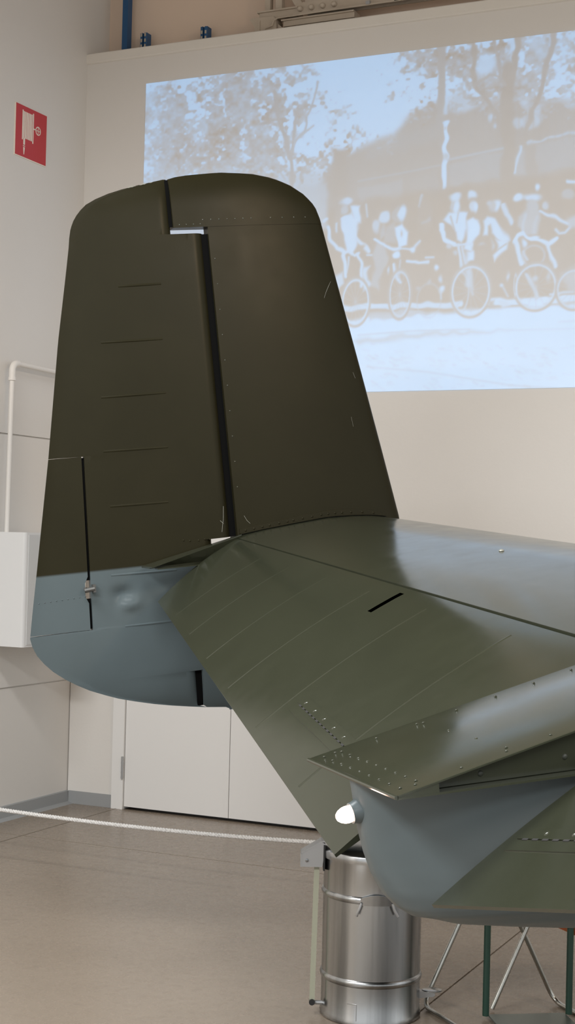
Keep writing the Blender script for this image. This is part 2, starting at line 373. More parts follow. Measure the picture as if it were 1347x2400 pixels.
 ('poly',[(1.599,0.968),(1.648,0.941),(1.681,0.997),(1.676,1.059),(1.626,1.075),(1.608,1.027)],0.95,1.0,0.012),
 ('ell',[(1.642,0.994)],0.005,0.012,0.2,1.0,0.01),
 ('line',[(1.477,1.019),(1.508,1.04),(1.543,1.051),(1.577,1.077),(1.639,1.08)],0.0087,0.85,1.0,0.008),
 ('line',[(1.639,1.083),(1.708,1.089),(1.723,1.069),(1.747,1.05)],0.0062,0.75,1.0,0.008),
 ('ell',[(1.617,1.112)],0.023,0.021,0.97,1.0,0.01),
 ('ell',[(1.706,1.092)],0.012,0.014,0.9,1.0,0.01),
 ('line',[(1.606,1.167),(1.618,1.227),(1.633,1.262)],0.0075,0.85,1.0,0.008),
 ('line',[(1.636,1.146),(1.628,1.239)],0.0048,0.5,1.0,0.008),
 ('ell',[(1.57,1.196)],0.007,0.014,0.8,1.0,0.01),
 ('line',[(1.744,0.85),(1.761,0.809)],0.0075,0.6,0.8,0.008),
 ('line',[(1.759,0.948),(1.795,0.928)],0.0075,0.45,1.0,0.008),
 ('line',[(1.67,1.152),(1.72,1.16),(1.74,1.17),(1.794,1.169)],0.0075,0.85,1.0,0.008),
 ('line',[(1.783,1.14),(1.827,1.141)],0.005,0.8,1.0,0.008),
 ('ell',[(1.843,1.199)],0.012,0.014,0.9,1.0,0.01),
 ('ell',[(1.869,1.263)],0.01,0.019,0.7,1.0,0.01),
 ('ell',[(1.873,1.316)],0.014,0.012,0.85,1.0,0.01),
 ('line',[(1.873,1.332),(1.876,1.367)],0.0036,0.7,1.0,0.008),
 ('ell',[(1.803,1.267)],0.01,0.013,0.35,1.0,0.01),
 ('ell',[(1.743,1.31)],0.01,0.009,0.35,1.0,0.01),
 ('ell',[(1.771,0.917)],0.048,0.093,0.12,0.5,0.01),
 ('poly',[(1.035,1.501),(1.473,1.447),(1.697,1.424),(1.795,1.444),(1.989,1.437),(2.606,1.428),(3.363,1.416),(3.373,1.988),(1.047,1.953)],0.97,1,0.02),
 ('line',[(1.293,1.392),(1.547,1.394),(1.794,1.396),(1.988,1.4)],0.0156,0.8,1.0,0.008),
 ('line',[(2.154,1.398),(2.386,1.4),(2.606,1.401)],0.0184,0.86,1.0,0.008),
 ('line',[(2.476,1.369),(2.605,1.366)],0.0069,0.7,1.0,0.008),
 ('poly',[(1.447,1.43),(1.672,1.423),(1.82,1.439),(1.796,1.451),(1.473,1.471)],0.4,0.8,0.012),
 ('ell',[(1.942,0.86)],0.028,0.037,0.45,1.0,0.01),
 ('ell',[(1.941,0.825)],0.029,0.016,0.85,1.0,0.01),
 ('ell',[(1.956,0.875)],0.015,0.036,0.92,1.0,0.01),
 ('poly',[(1.888,0.934),(1.918,0.904),(1.971,0.903),(2.008,0.915),(2.014,0.996),(1.985,1.07),(1.96,1.05),(1.954,1.003),(1.925,0.974)],0.92,1.0,0.012),
 ('line',[(1.919,0.927),(1.94,0.993)],0.0048,0.3,1.0,0.008),
 ('line',[(1.962,0.912),(1.954,0.962)],0.0036,0.35,1.0,0.008),
 ('poly',[(1.894,0.999),(1.96,1.015),(1.956,1.054),(1.903,1.046)],0.1,1.0,0.012),
 ('line',[(1.874,0.961),(1.86,1.004),(1.888,1.05),(1.942,1.076)],0.0132,0.92,1.0,0.008),
 ('ell',[(2.043,0.819)],0.029,0.021,0.85,1.0,0.01),
 ('ell',[(2.042,0.84)],0.021,0.009,0.15,1.0,0.01),
 ('ell',[(2.047,0.883)],0.027,0.033,0.7,1.0,0.01),
 ('ell',[(2.062,0.891)],0.012,0.028,0.9,1.0,0.01),
 ('poly',[(2.016,0.966),(2.054,0.95),(2.078,0.966),(2.079,1.039),(2.047,1.073),(2.039,1.123),(2.01,1.11),(2.013,1.041)],0.95,1.0,0.012),
 ('poly',[(2.02,1.127),(2.048,1.119),(2.045,1.174),(2.014,1.177)],0.92,1.0,0.012),
 ('ell',[(1.916,1.088)],0.014,0.014,0.55,1.0,0.01),
 ('ell',[(1.945,1.127)],0.012,0.014,0.5,1.0,0.01),
 ('line',[(1.942,1.085),(1.99,1.084),(2.038,1.082)],0.0072,0.82,1.0,0.008),
 ('line',[(1.966,1.084),(1.988,1.2)],0.0108,0.72,1.0,0.008),
 ('line',[(1.995,1.098),(2.011,1.186)],0.0084,0.65,1.0,0.008),
 ('poly',[(2.003,1.217),(2.036,1.215),(2.048,1.33),(2.014,1.31)],0.6,1.0,0.012),
 ('line',[(2.041,1.318),(2.053,1.353)],0.0058,0.5,1.0,0.008),
 ('ring',[(1.981,1.338)],0.048,0.11,0.006,0.7,0.7,0.008),
 ('line',[(1.941,1.304),(2.14,1.363)],0.0014,0.4,0.5,0.008),
 ('line',[(1.959,1.253),(2.123,1.413)],0.0014,0.4,0.5,0.008),
 ('line',[(1.993,1.219),(2.089,1.448)],0.0014,0.4,0.5,0.008),
 ('line',[(2.036,1.208),(2.046,1.459)],0.0014,0.4,0.5,0.008),
 ('line',[(2.08,1.222),(2.002,1.446)],0.0014,0.4,0.5,0.008),
 ('line',[(2.117,1.258),(1.965,1.41)],0.0014,0.4,0.5,0.008),
 ('line',[(2.138,1.309),(1.943,1.359)],0.0014,0.4,0.5,0.008),
 ('ring',[(2.041,1.334)],0.111,0.139,0.0084,0.18,1.0,0.008),
 ('ring',[(2.041,1.334)],0.102,0.128,0.0048,0.8,1.0,0.008),
 ('ell',[(2.175,0.886)],0.023,0.036,0.85,1.0,0.01),
 ('ell',[(2.154,0.889)],0.019,0.036,0.4,1.0,0.01),
 ('line',[(2.212,0.884),(2.232,0.942),(2.256,0.978)],0.0108,0.75,1.0,0.008),
 ('ell',[(2.137,0.867)],0.012,0.016,0.5,1.0,0.01),
 ('poly',[(2.104,0.972),(2.127,0.951),(2.172,0.963),(2.22,1.021),(2.245,1.072),(2.212,1.079),(2.188,1.06),(2.16,1.04),(2.144,0.993),(2.128,1.001),(2.134,1.049),(2.103,1.047)],0.88,1.0,0.012),
 ('poly',[(2.179,1.068),(2.235,1.072),(2.232,1.121),(2.2,1.151),(2.168,1.186),(2.165,1.154),(2.185,1.128)],0.88,1.0,0.012),
 ('line',[(2.185,1.123),(2.231,1.094)],0.0035,0.2,1.0,0.008),
 ('ell',[(2.156,1.096)],0.007,0.018,0.45,1.0,0.01),
 ('ell',[(2.1,1.093)],0.014,0.007,0.4,1.0,0.01),
 ('ell',[(2.249,1.263)],0.007,0.018,0.7,1.0,0.01),
 ('ell',[(2.213,1.32)],0.011,0.009,0.8,1.0,0.01),
 ('line',[(2.222,1.327),(2.247,1.373)],0.0048,0.55,1.0,0.008),
 ('poly',[(2.154,1.392),(2.182,1.391),(2.173,1.431),(2.145,1.434)],0.2,1.0,0.012),
 ('poly',[(2.205,1.392),(2.247,1.389),(2.259,1.421),(2.215,1.433)],0.75,1.0,0.012),
 ('ell',[(2.369,0.853)],0.042,0.018,0.82,1.0,0.01),
 ('ell',[(2.293,0.856)],0.03,0.021,0.9,1.0,0.01),
 ('ell',[(2.391,0.803)],0.012,0.016,0.95,1.0,0.01),
 ('ell',[(2.443,0.897)],0.021,0.022,0.55,1.0,0.01),
 ('ell',[(2.364,0.904)],0.034,0.041,0.4,1.0,0.01),
 ('poly',[(2.288,0.953),(2.329,0.92),(2.403,0.925),(2.414,0.989),(2.396,1.044),(2.327,1.046),(2.294,1.003)],0.38,1.0,0.012),
 ('line',[(2.325,0.949),(2.323,1.039)],0.0092,0.55,1.0,0.008),
 ('line',[(2.39,0.965),(2.382,1.032)],0.008,0.5,1.0,0.008),
 ('line',[(2.408,0.93),(2.468,0.957),(2.514,0.989),(2.564,1.01)],0.0081,0.8,1.0,0.008),
 ('line',[(2.492,1.032),(2.51,1.051),(2.542,1.051),(2.568,1.022)],0.0069,0.75,1.0,0.008),
 ('poly',[(2.547,0.987),(2.597,0.975),(2.598,1.024),(2.566,1.026)],0.5,1.0,0.012),
 ('line',[(2.273,1.083),(2.291,1.062),(2.327,1.044),(2.365,1.075),(2.407,1.092),(2.457,1.113),(2.497,1.079)],0.0115,0.88,1.0,0.008),
 ('ell',[(2.383,1.068)],0.023,0.015,0.9,1.0,0.01),
 ('line',[(2.275,1.083),(2.302,1.157),(2.319,1.203)],0.0115,0.82,1.0,0.008),
 ('line',[(2.325,1.14),(2.344,1.191)],0.008,0.55,1.0,0.008),
 ('ell',[(2.324,1.098)],0.012,0.02,0.85,1.0,0.01),
 ('line',[(2.448,1.114),(2.474,1.163),(2.5,1.222)],0.0092,0.8,1.0,0.008),
 ('ring',[(2.381,1.166)],0.059,0.054,0.0046,0.55,0.7,0.008),
 ('ell',[(2.556,0.86)],0.034,0.027,0.35,1.0,0.01),
 ('line',[(2.554,0.789),(2.593,0.801),(2.666,0.785)],0.0069,0.9,1.0,0.008),
 ('line',[(2.35,1.255),(2.375,1.319),(2.404,1.381)],0.0104,0.62,1.0,0.008),
 ('ell',[(2.388,1.283)],0.014,0.016,0.55,1.0,0.01),
 ('ell',[(2.461,1.272)],0.009,0.022,0.45,1.0,0.01),
 ('poly',[(2.328,1.397),(2.454,1.399),(2.437,1.434),(2.359,1.435)],0.95,1.0,0.012),
 ('line',[(2.294,1.301),(2.497,1.356)],0.0014,0.4,0.5,0.008),
 ('line',[(2.312,1.256),(2.479,1.401)],0.0014,0.4,0.5,0.008),
 ('line',[(2.347,1.225),(2.445,1.432)],0.0014,0.4,0.5,0.008),
 ('line',[(2.391,1.215),(2.4,1.442)],0.0014,0.4,0.5,0.008),
 ('line',[(2.436,1.228),(2.355,1.43)],0.0014,0.4,0.5,0.008),
 ('line',[(2.473,1.261),(2.318,1.397)],0.0014,0.4,0.5,0.008),
 ('line',[(2.495,1.307),(2.296,1.351)],0.0013,0.4,0.5,0.008),
 ('ring',[(2.396,1.329)],0.114,0.125,0.0081,0.18,1.0,0.008),
 ('ring',[(2.396,1.329)],0.105,0.114,0.0046,0.78,1.0,0.008),
 ('ring',[(2.287,1.314)],0.009,0.054,0.0046,0.7,0.8,0.008),
 ('poly',[(2.531,1.264),(2.602,1.235),(2.72,1.23),(2.723,1.363),(2.566,1.355)],0.45,0.8,0.03),
 ('line',[(2.516,1.329),(2.683,1.375)],0.0014,0.4,0.5,0.008),
 ('line',[(2.531,1.291),(2.668,1.413)],0.0014,0.4,0.5,0.008),
 ('line',[(2.56,1.265),(2.64,1.439)],0.0013,0.4,0.5,0.008),
 ('line',[(2.596,1.256),(2.604,1.448)],0.0014,0.4,0.5,0.008),
 ('line',[(2.633,1.267),(2.567,1.438)],0.0014,0.4,0.5,0.008),
 ('line',[(2.664,1.295),(2.536,1.41)],0.0013,0.4,0.5,0.008),
 ('line',[(2.681,1.334),(2.518,1.371)],0.0014,0.4,0.5,0.008),
 ('ring',[(2.6,1.352)],0.094,0.107,0.0077,0.18,1.0,0.008),
 ('ring',[(2.6,1.352)],0.085,0.096,0.0044,0.7,1.0,0.008),
 ('line',[(1.299,1.335),(1.454,1.39)],0.0016,0.4,0.5,0.008),
 ('line',[(1.313,1.287),(1.441,1.438)],0.0015,0.4,0.5,0.008),
 ('line',[(1.339,1.254),(1.415,1.471)],0.0015,0.4,0.5,0.008),
 ('line',[(1.372,1.243),(1.381,1.482)],0.0016,0.4,0.5,0.008),
 ('line',[(1.406,1.256),(1.347,1.47)],0.0016,0.4,0.5,0.008),
 ('line',[(1.435,1.29),(1.318,1.436)],0.0015,0.4,0.5,0.008),
 ('line',[(1.452,1.338),(1.301,1.388)],0.0015,0.4,0.5,0.008),
 ('ring',[(1.377,1.363)],0.086,0.132,0.0087,0.18,1.0,0.008),
 ('ring',[(1.377,1.363)],0.076,0.121,0.005,0.85,1.0,0.008),
 ('line',[(1.578,1.306),(1.697,1.359)],0.0015,0.4,0.5,0.008),
 ('line',[(1.588,1.258),(1.687,1.407)],0.0015,0.4,0.5,0.008),
 ('line',[(1.608,1.224),(1.668,1.441)],0.0014,0.4,0.5,0.008),
 ('line',[(1.633,1.213),(1.642,1.453)],0.0015,0.4,0.5,0.008),
 ('line',[(1.66,1.225),(1.615,1.441)],0.0015,0.4,0.5,0.008),
 ('line',[(1.682,1.259),(1.593,1.407)],0.0015,0.4,0.5,0.008),
 ('line',[(1.695,1.307),(1.58,1.359)],0.0015,0.4,0.5,0.008),
 ('ring',[(1.638,1.333)],0.067,0.133,0.0084,0.18,1.0,0.008),
 ('ring',[(1.638,1.333)],0.057,0.121,0.0048,0.72,1.0,0.008),
 ('ring',[(1.806,1.375)],0.068,0.093,0.0048,0.5,0.5,0.008),
 ('poly',[(1.375,1.576),(1.551,1.554),(1.798,1.544),(2.039,1.548),(2.274,1.553),(2.039,1.567),(1.799,1.572),(1.552,1.584),(1.401,1.6)],0.55,0.8,0.015),
 ('line',[(1.399,1.548),(1.7,1.536),(2.039,1.539)],0.0039,0.6,0.8,0.008),
 ('line',[(2.274,1.553),(2.48,1.556),(2.682,1.559)],0.0035,0.75,0.8,0.008),
 ('line',[(1.455,1.724),(1.803,1.761),(2.045,1.804),(2.28,1.846),(2.577,1.87)],0.005,0.66,0.7,0.008),
 ('line',[(2.525,1.52),(2.608,1.517)],0.0033,0.75,1.0,0.008),
 ('line',[(2.392,1.78),(2.421,1.784)],0.0054,0.8,0.65,0.008),
 ('line',[(1.504,1.661),(1.518,1.669)],0.0049,0.66,0.65,0.008),
 ('line',[(2.184,1.755),(2.194,1.758)],0.0046,0.66,0.65,0.008),
 ('line',[(1.98,1.831),(2.01,1.835)],0.0039,0.8,0.65,0.008),
 ('line',[(1.428,1.627),(1.463,1.636)],0.0059,0.8,0.65,0.008),
 ('line',[(1.646,1.644),(1.665,1.649)],0.0051,0.8,0.65,0.008),
 ('line',[(2.598,1.684),(2.624,1.682)],0.0041,0.8,0.65,0.008),
 ('line',[(1.619,1.643),(1.631,1.65)],0.0058,0.8,0.65,0.008),
 ('line',[(2.35,1.772),(2.361,1.779)],0.0051,0.8,0.65,0.008),
 ('line',[(2.055,1.694),(2.082,1.698)],0.004,0.8,0.65,0.008),
 ('line',[(1.946,1.851),(1.967,1.849)],0.0045,0.8,0.65,0.008),
 ('line',[(1.479,1.598),(1.494,1.602)],0.004,0.66,0.65,0.008),
 ('line',[(2.067,1.821),(2.09,1.835)],0.0055,0.66,0.65,0.008),
 ('line',[(2.466,1.813),(2.497,1.816)],0.0044,0.8,0.65,0.008),
 ('line',[(2.086,1.668),(2.105,1.674)],0.0044,0.8,0.65,0.008),
 ('line',[(1.86,1.747),(1.879,1.752)],0.0057,0.8,0.65,0.008),
 ('line',[(1.869,1.792),(1.892,1.794)],0.0038,0.8,0.65,0.008),
 ('line',[(1.528,1.835),(1.559,1.853)],0.0058,0.8,0.65,0.008),
 ('line',[(1.522,1.706),(1.557,1.71)],0.0058,0.8,0.65,0.008),
 ('line',[(2.645,1.686),(2.668,1.692)],0.0049,0.8,0.65,0.008),
 ('line',[(1.982,1.64),(1.995,1.639)],0.0043,0.8,0.65,0.008),
 ('line',[(2.548,1.876),(2.581,1.873)],0.0057,0.8,0.65,0.008),
 ('line',[(1.795,1.687),(1.818,1.693)],0.004,0.8,0.65,0.008),
 ('line',[(1.69,1.739),(1.726,1.76)],0.0042,0.8,0.65,0.008),
 ('line',[(2.151,1.747),(2.173,1.75)],0.0053,0.8,0.65,0.008),
 ('line',[(2.304,1.796),(2.333,1.813)],0.0047,0.8,0.65,0.008),
 ('line',[(1.821,1.819),(1.858,1.841)],0.0061,0.8,0.65,0.008),
 ('line',[(2.492,1.674),(2.513,1.687)],0.0042,0.66,0.65,0.008),
 ('line',[(2.076,1.688),(2.104,1.705)],0.0044,0.8,0.65,0.008),
 ('line',[(2.502,1.811),(2.52,1.816)],0.0055,0.8,0.65,0.008),
 ('line',[(2.668,1.873),(2.689,1.879)],0.0037,0.8,0.65,0.008),
 ('line',[(1.845,1.825),(1.857,1.824)],0.0042,0.8,0.65,0.008),
 ('line',[(2.298,1.767),(2.318,1.779)],0.0051,0.66,0.65,0.008),
 ('line',[(1.994,1.653),(2.02,1.661)],0.0054,0.66,0.65,0.008),
 ('line',[(2.685,1.811),(2.718,1.82)],0.0034,0.66,0.65,0.008),
 ('line',[(1.677,1.684),(1.692,1.685)],0.0048,0.8,0.65,0.008),
 ('line',[(1.561,1.769),(1.577,1.778)],0.0038,0.8,0.65,0.008),
 ('line',[(1.963,1.682),(1.976,1.69)],0.0059,0.8,0.65,0.008),
 ('line',[(1.821,1.684),(1.845,1.698)],0.0059,0.8,0.65,0.008),
 ('line',[(2.463,1.732),(2.488,1.747)],0.0043,0.66,0.65,0.008),
 ('line',[(2.054,1.711),(2.069,1.715)],0.0051,0.8,0.65,0.008),
 ('line',[(1.486,1.827),(1.499,1.83)],0.0046,0.8,0.65,0.008),
 ('line',[(2.008,1.755),(2.043,1.753)],0.0043,0.8,0.65,0.008),
 ('line',[(2.634,1.727),(2.665,1.747)],0.0049,0.8,0.65,0.008),
 ('line',[(1.461,1.66),(1.498,1.681)],0.0052,0.66,0.65,0.008),
 ('line',[(1.612,1.723),(1.639,1.721)],0.0044,0.66,0.65,0.008),
 ('line',[(1.931,1.645),(1.954,1.659)],0.0042,0.8,0.65,0.008),
 ('line',[(2.046,1.624),(2.078,1.643)],0.0041,0.8,0.65,0.008),
 ('line',[(2.266,1.74),(2.29,1.743)],0.0035,0.66,0.65,0.008),
 ('line',[(2.328,1.694),(2.353,1.697)],0.0045,0.8,0.65,0.008),
 ('line',[(2.219,1.806),(2.229,1.812)],0.0047,0.8,0.65,0.008),
 ('line',[(2.291,1.65),(2.306,1.649)],0.0055,0.8,0.65,0.008),
 ('line',[(2.349,1.767),(2.374,1.765)],0.0054,0.8,0.65,0.008),
 ('line',[(2.311,1.742),(2.339,1.758)],0.0045,0.8,0.65,0.008),
 ('line',[(1.444,1.673),(1.476,1.692)],0.0054,0.8,0.65,0.008),
 ('line',[(1.656,1.681),(1.684,1.679)],0.0059,0.8,0.65,0.008),
 ('line',[(2.136,1.724),(2.147,1.727)],0.0042,0.66,0.65,0.008),
 ('line',[(2.59,1.649),(2.608,1.648)],0.0057,0.8,0.65,0.008),
 ('line',[(1.534,1.778),(1.567,1.787)],0.0053,0.8,0.65,0.008),
 ('line',[(2.538,1.659),(2.572,1.657)],0.0038,0.8,0.65,0.008),
 ('line',[(1.658,1.708),(1.685,1.711)],0.0051,0.8,0.65,0.008),
 ('line',[(1.834,1.797),(1.859,1.8)],0.0054,0.8,0.65,0.008),
 ('line',[(1.98,1.646),(1.998,1.645)],0.0048,0.8,0.65,0.008),
 ('line',[(1.518,1.693),(1.548,1.701)],0.0052,0.8,0.65,0.008),
 ('line',[(2.605,1.705),(2.628,1.711)],0.0041,0.8,0.65,0.008),
 ('line',[(2.377,1.689),(2.4,1.695)],0.0053,0.8,0.65,0.008),
 ('line',[(1.95,1.726),(1.963,1.728)],0.0052,0.66,0.65,0.008),
 ('line',[(1.586,1.771),(1.6,1.77)],0.0043,0.8,0.65,0.008),
 ('line',[(1.869,1.731),(1.9,1.734)],0.0051,0.8,0.65,0.008),
 ('line',[(2.646,1.841),(2.665,1.847)],0.0049,0.66,0.65,0.008),
 ('line',[(2.109,1.845),(2.124,1.844)],0.0045,0.66,0.65,0.008),
 ('line',[(2.218,1.704),(2.236,1.702)],0.0043,0.8,0.65,0.008),
 ('line',[(1.826,1.698),(1.853,1.714)],0.0048,0.8,0.65,0.008),
 ('line',[(2.387,1.768),(2.406,1.77)],0.0035,0.66,0.65,0.008),
 ('line',[(2.057,1.664),(2.091,1.685)],0.0036,0.8,0.65,0.008),
 ('line',[(2.264,1.843),(2.284,1.841)],0.0045,0.66,0.65,0.008),
 ('line',[(1.559,1.767),(1.593,1.764)],0.0041,0.66,0.65,0.008),
 ('line',[(1.648,1.672),(1.666,1.677)],0.0038,0.8,0.65,0.008),
 ('line',[(2.385,1.711),(2.402,1.713)],0.005,0.8,0.65,0.008),
 ('line',[(2.621,1.749),(2.633,1.757)],0.0041,0.8,0.65,0.008),
 ('line',[(1.684,1.789),(1.699,1.791)],0.0052,0.8,0.65,0.008),
 ('line',[(2.592,1.784),(2.619,1.8)],0.0037,0.8,0.65,0.008),
 ('line',[(2.65,1.652),(2.671,1.657)],0.0039,0.66,0.65,0.008),
 ('line',[(2.192,1.631),(2.22,1.648)],0.0035,0.66,0.65,0.008),
 ('line',[(2.0,1.809),(2.01,1.816)],0.0056,0.8,0.65,0.008),
 ('line',[(2.439,1.686),(2.45,1.686)],0.0036,0.66,0.65,0.008),
 ('line',[(1.931,1.624),(1.943,1.631)],0.0056,0.8,0.65,0.008),
 ('line',[(2.551,1.788),(2.583,1.797)],0.0037,0.8,0.65,0.008),
 ('line',[(2.122,1.718),(2.134,1.725)],0.0055,0.66,0.65,0.008),
 ('line',[(1.701,1.855),(1.713,1.858)],0.0053,0.8,0.65,0.008),
 ('line',[(1.986,1.703),(2.015,1.711)],0.0051,0.8,0.65,0.008),
 ('line',[(2.014,1.691),(2.045,1.7)],0.0049,0.66,0.65,0.008),
 ('line',[(2.428,1.747),(2.444,1.746)],0.0042,0.66,0.65,0.008),
 ('line',[(1.741,1.625),(1.753,1.625)],0.0059,0.8,0.65,0.008),
 ('line',[(2.066,1.685),(2.082,1.689)],0.0055,0.8,0.65,0.008),
 ('line',[(1.578,1.827),(1.609,1.824)],0.0056,0.8,0.65,0.008),
 ('line',[(2.306,1.845),(2.334,1.849)],0.0045,0.8,0.65,0.008),
 ('line',[(2.644,1.794),(2.671,1.792)],0.0041,0.8,0.65,0.008),
 ('line',[(1.616,1.698),(1.627,1.702)],0.0039,0.8,0.65,0.008),
 ('line',[(1.486,1.679),(1.511,1.682)],0.0038,0.66,0.65,0.008),
 ('line',[(1.887,1.642),(1.919,1.647)],0.0042,0.8,0.65,0.008),
 ('line',[(1.87,1.701),(1.88,1.703)],0.0053,0.66,0.65,0.008),
 ('line',[(1.679,1.738),(1.708,1.736)],0.0057,0.8,0.65,0.008),
 ('line',[(1.878,1.718),(1.9,1.724)],0.0049,0.8,0.65,0.008),
 ('line',[(2.41,1.736),(2.443,1.734)],0.0057,0.8,0.65,0.008),
 ('line',[(2.443,1.654),(2.462,1.656)],0.0039,0.66,0.65,0.008),
 ('line',[(1.79,1.837),(1.819,1.854)],0.0045,0.66,0.65,0.008),
 ('line',[(1.699,1.674),(1.725,1.689)],0.0057,0.8,0.65,0.008),
 ('line',[(2.454,1.719),(2.484,1.723)],0.0049,0.8,0.65,0.008),
 ('line',[(2.466,1.664),(2.487,1.667)],0.0037,0.8,0.65,0.008),
 ('line',[(1.836,1.799),(1.871,1.819)],0.0049,0.8,0.65,0.008),
 ('line',[(1.576,1.736),(1.592,1.738)],0.004,0.8,0.65,0.008),
 ('line',[(2.477,1.782),(2.486,1.783)],0.0046,0.8,0.65,0.008),
 ('line',[(2.147,1.743),(2.174,1.742)],0.0057,0.8,0.65,0.008),
 ('line',[(2.354,1.853),(2.38,1.86)],0.0053,0.8,0.65,0.008),
 ('line',[(2.316,1.771),(2.338,1.785)],0.0041,0.66,0.65,0.008),
 ('line',[(2.245,1.814),(2.276,1.811)],0.0042,0.8,0.65,0.008),
 ('line',[(2.337,1.693),(2.349,1.694)],0.005,0.8,0.65,0.008),
 ('line',[(2.346,1.847),(2.377,1.855)],0.0046,0.66,0.65,0.008),
 ('line',[(1.867,1.639),(1.897,1.638)],0.0045,0.66,0.65,0.008),
 ('line',[(1.678,1.702),(1.706,1.709)],0.006,0.8,0.65,0.008),
 ('line',[(1.588,1.699),(1.617,1.716)],0.0044,0.66,0.65,0.008),
 ('line',[(2.436,1.7),(2.465,1.704)],0.0055,0.66,0.65,0.008),
 ('line',[(2.422,1.783),(2.437,1.785)],0.0048,0.8,0.65,0.008),
 ('line',[(2.157,1.778),(2.177,1.784)],0.0044,0.8,0.65,0.008),
 ('line',[(1.874,1.838),(1.891,1.848)],0.004,0.66,0.65,0.008),
 ('line',[(2.14,1.647),(2.166,1.654)],0.0046,0.8,0.65,0.008),
 ('line',[(2.41,1.652),(2.428,1.655)],0.0036,0.8,0.65,0.008),
 ('line',[(2.659,1.838),(2.676,1.837)],0.0047,0.8,0.65,0.008),
 ('line',[(2.311,1.681),(2.342,1.679)],0.0054,0.66,0.65,0.008),
 ('line',[(1.613,1.773),(1.633,1.784)],0.0053,0.66,0.65,0.008),
 ('line',[(2.395,1.813),(2.425,1.821)],0.0051,0.8,0.65,0.008),
 ('line',[(2.275,1.86),(2.309,1.864)],0.0043,0.8,0.65,0.008),
 ('line',[(1.85,1.658),(1.864,1.66)],0.0042,0.8,0.65,0.008),
 ('line',[(1.459,1.716),(1.497,1.737)],0.0042,0.66,0.65,0.008),
 ('line',[(1.886,1.706),(1.916,1.704)],0.0056,0.8,0.65,0.008),
 ('line',[(1.592,1.676),(1.615,1.689)],0.0056,0.66,0.65,0.008),
 ('line',[(1.627,1.689),(1.662,1.693)],0.0052,0.66,0.65,0.008),
 ('line',[(2.498,1.713),(2.52,1.716)],0.004,0.8,0.65,0.008),
 ('line',[(2.342,1.692),(2.355,1.694)],0.0047,0.8,0.65,0.008),
 ('line',[(2.483,1.674),(2.513,1.682)],0.0037,0.8,0.65,0.008),
 ('line',[(1.485,1.805),(1.517,1.824)],0.0058,0.66,0.65,0.008),
 ('line',[(2.641,1.772),(2.671,1.776)],0.0034,0.66,0.65,0.008),
 ('line',[(2.054,1.859),(2.076,1.862)],0.0056,0.8,0.65,0.008),
 ('line',[(2.078,1.826),(2.088,1.829)],0.0045,0.8,0.65,0.008),
 ('line',[(2.201,1.728),(2.233,1.732)],0.0039,0.8,0.65,0.008),
 ('line',[(2.483,1.807),(2.512,1.805)],0.0053,0.8,0.65,0.008),
 ('line',[(2.435,1.874),(2.467,1.882)],0.0041,0.66,0.65,0.008),
 ('line',[(1.58,1.814),(1.6,1.812)],0.0048,0.66,0.65,0.008),
 ('line',[(1.822,1.727),(1.85,1.73)],0.0054,0.8,0.65,0.008),
]

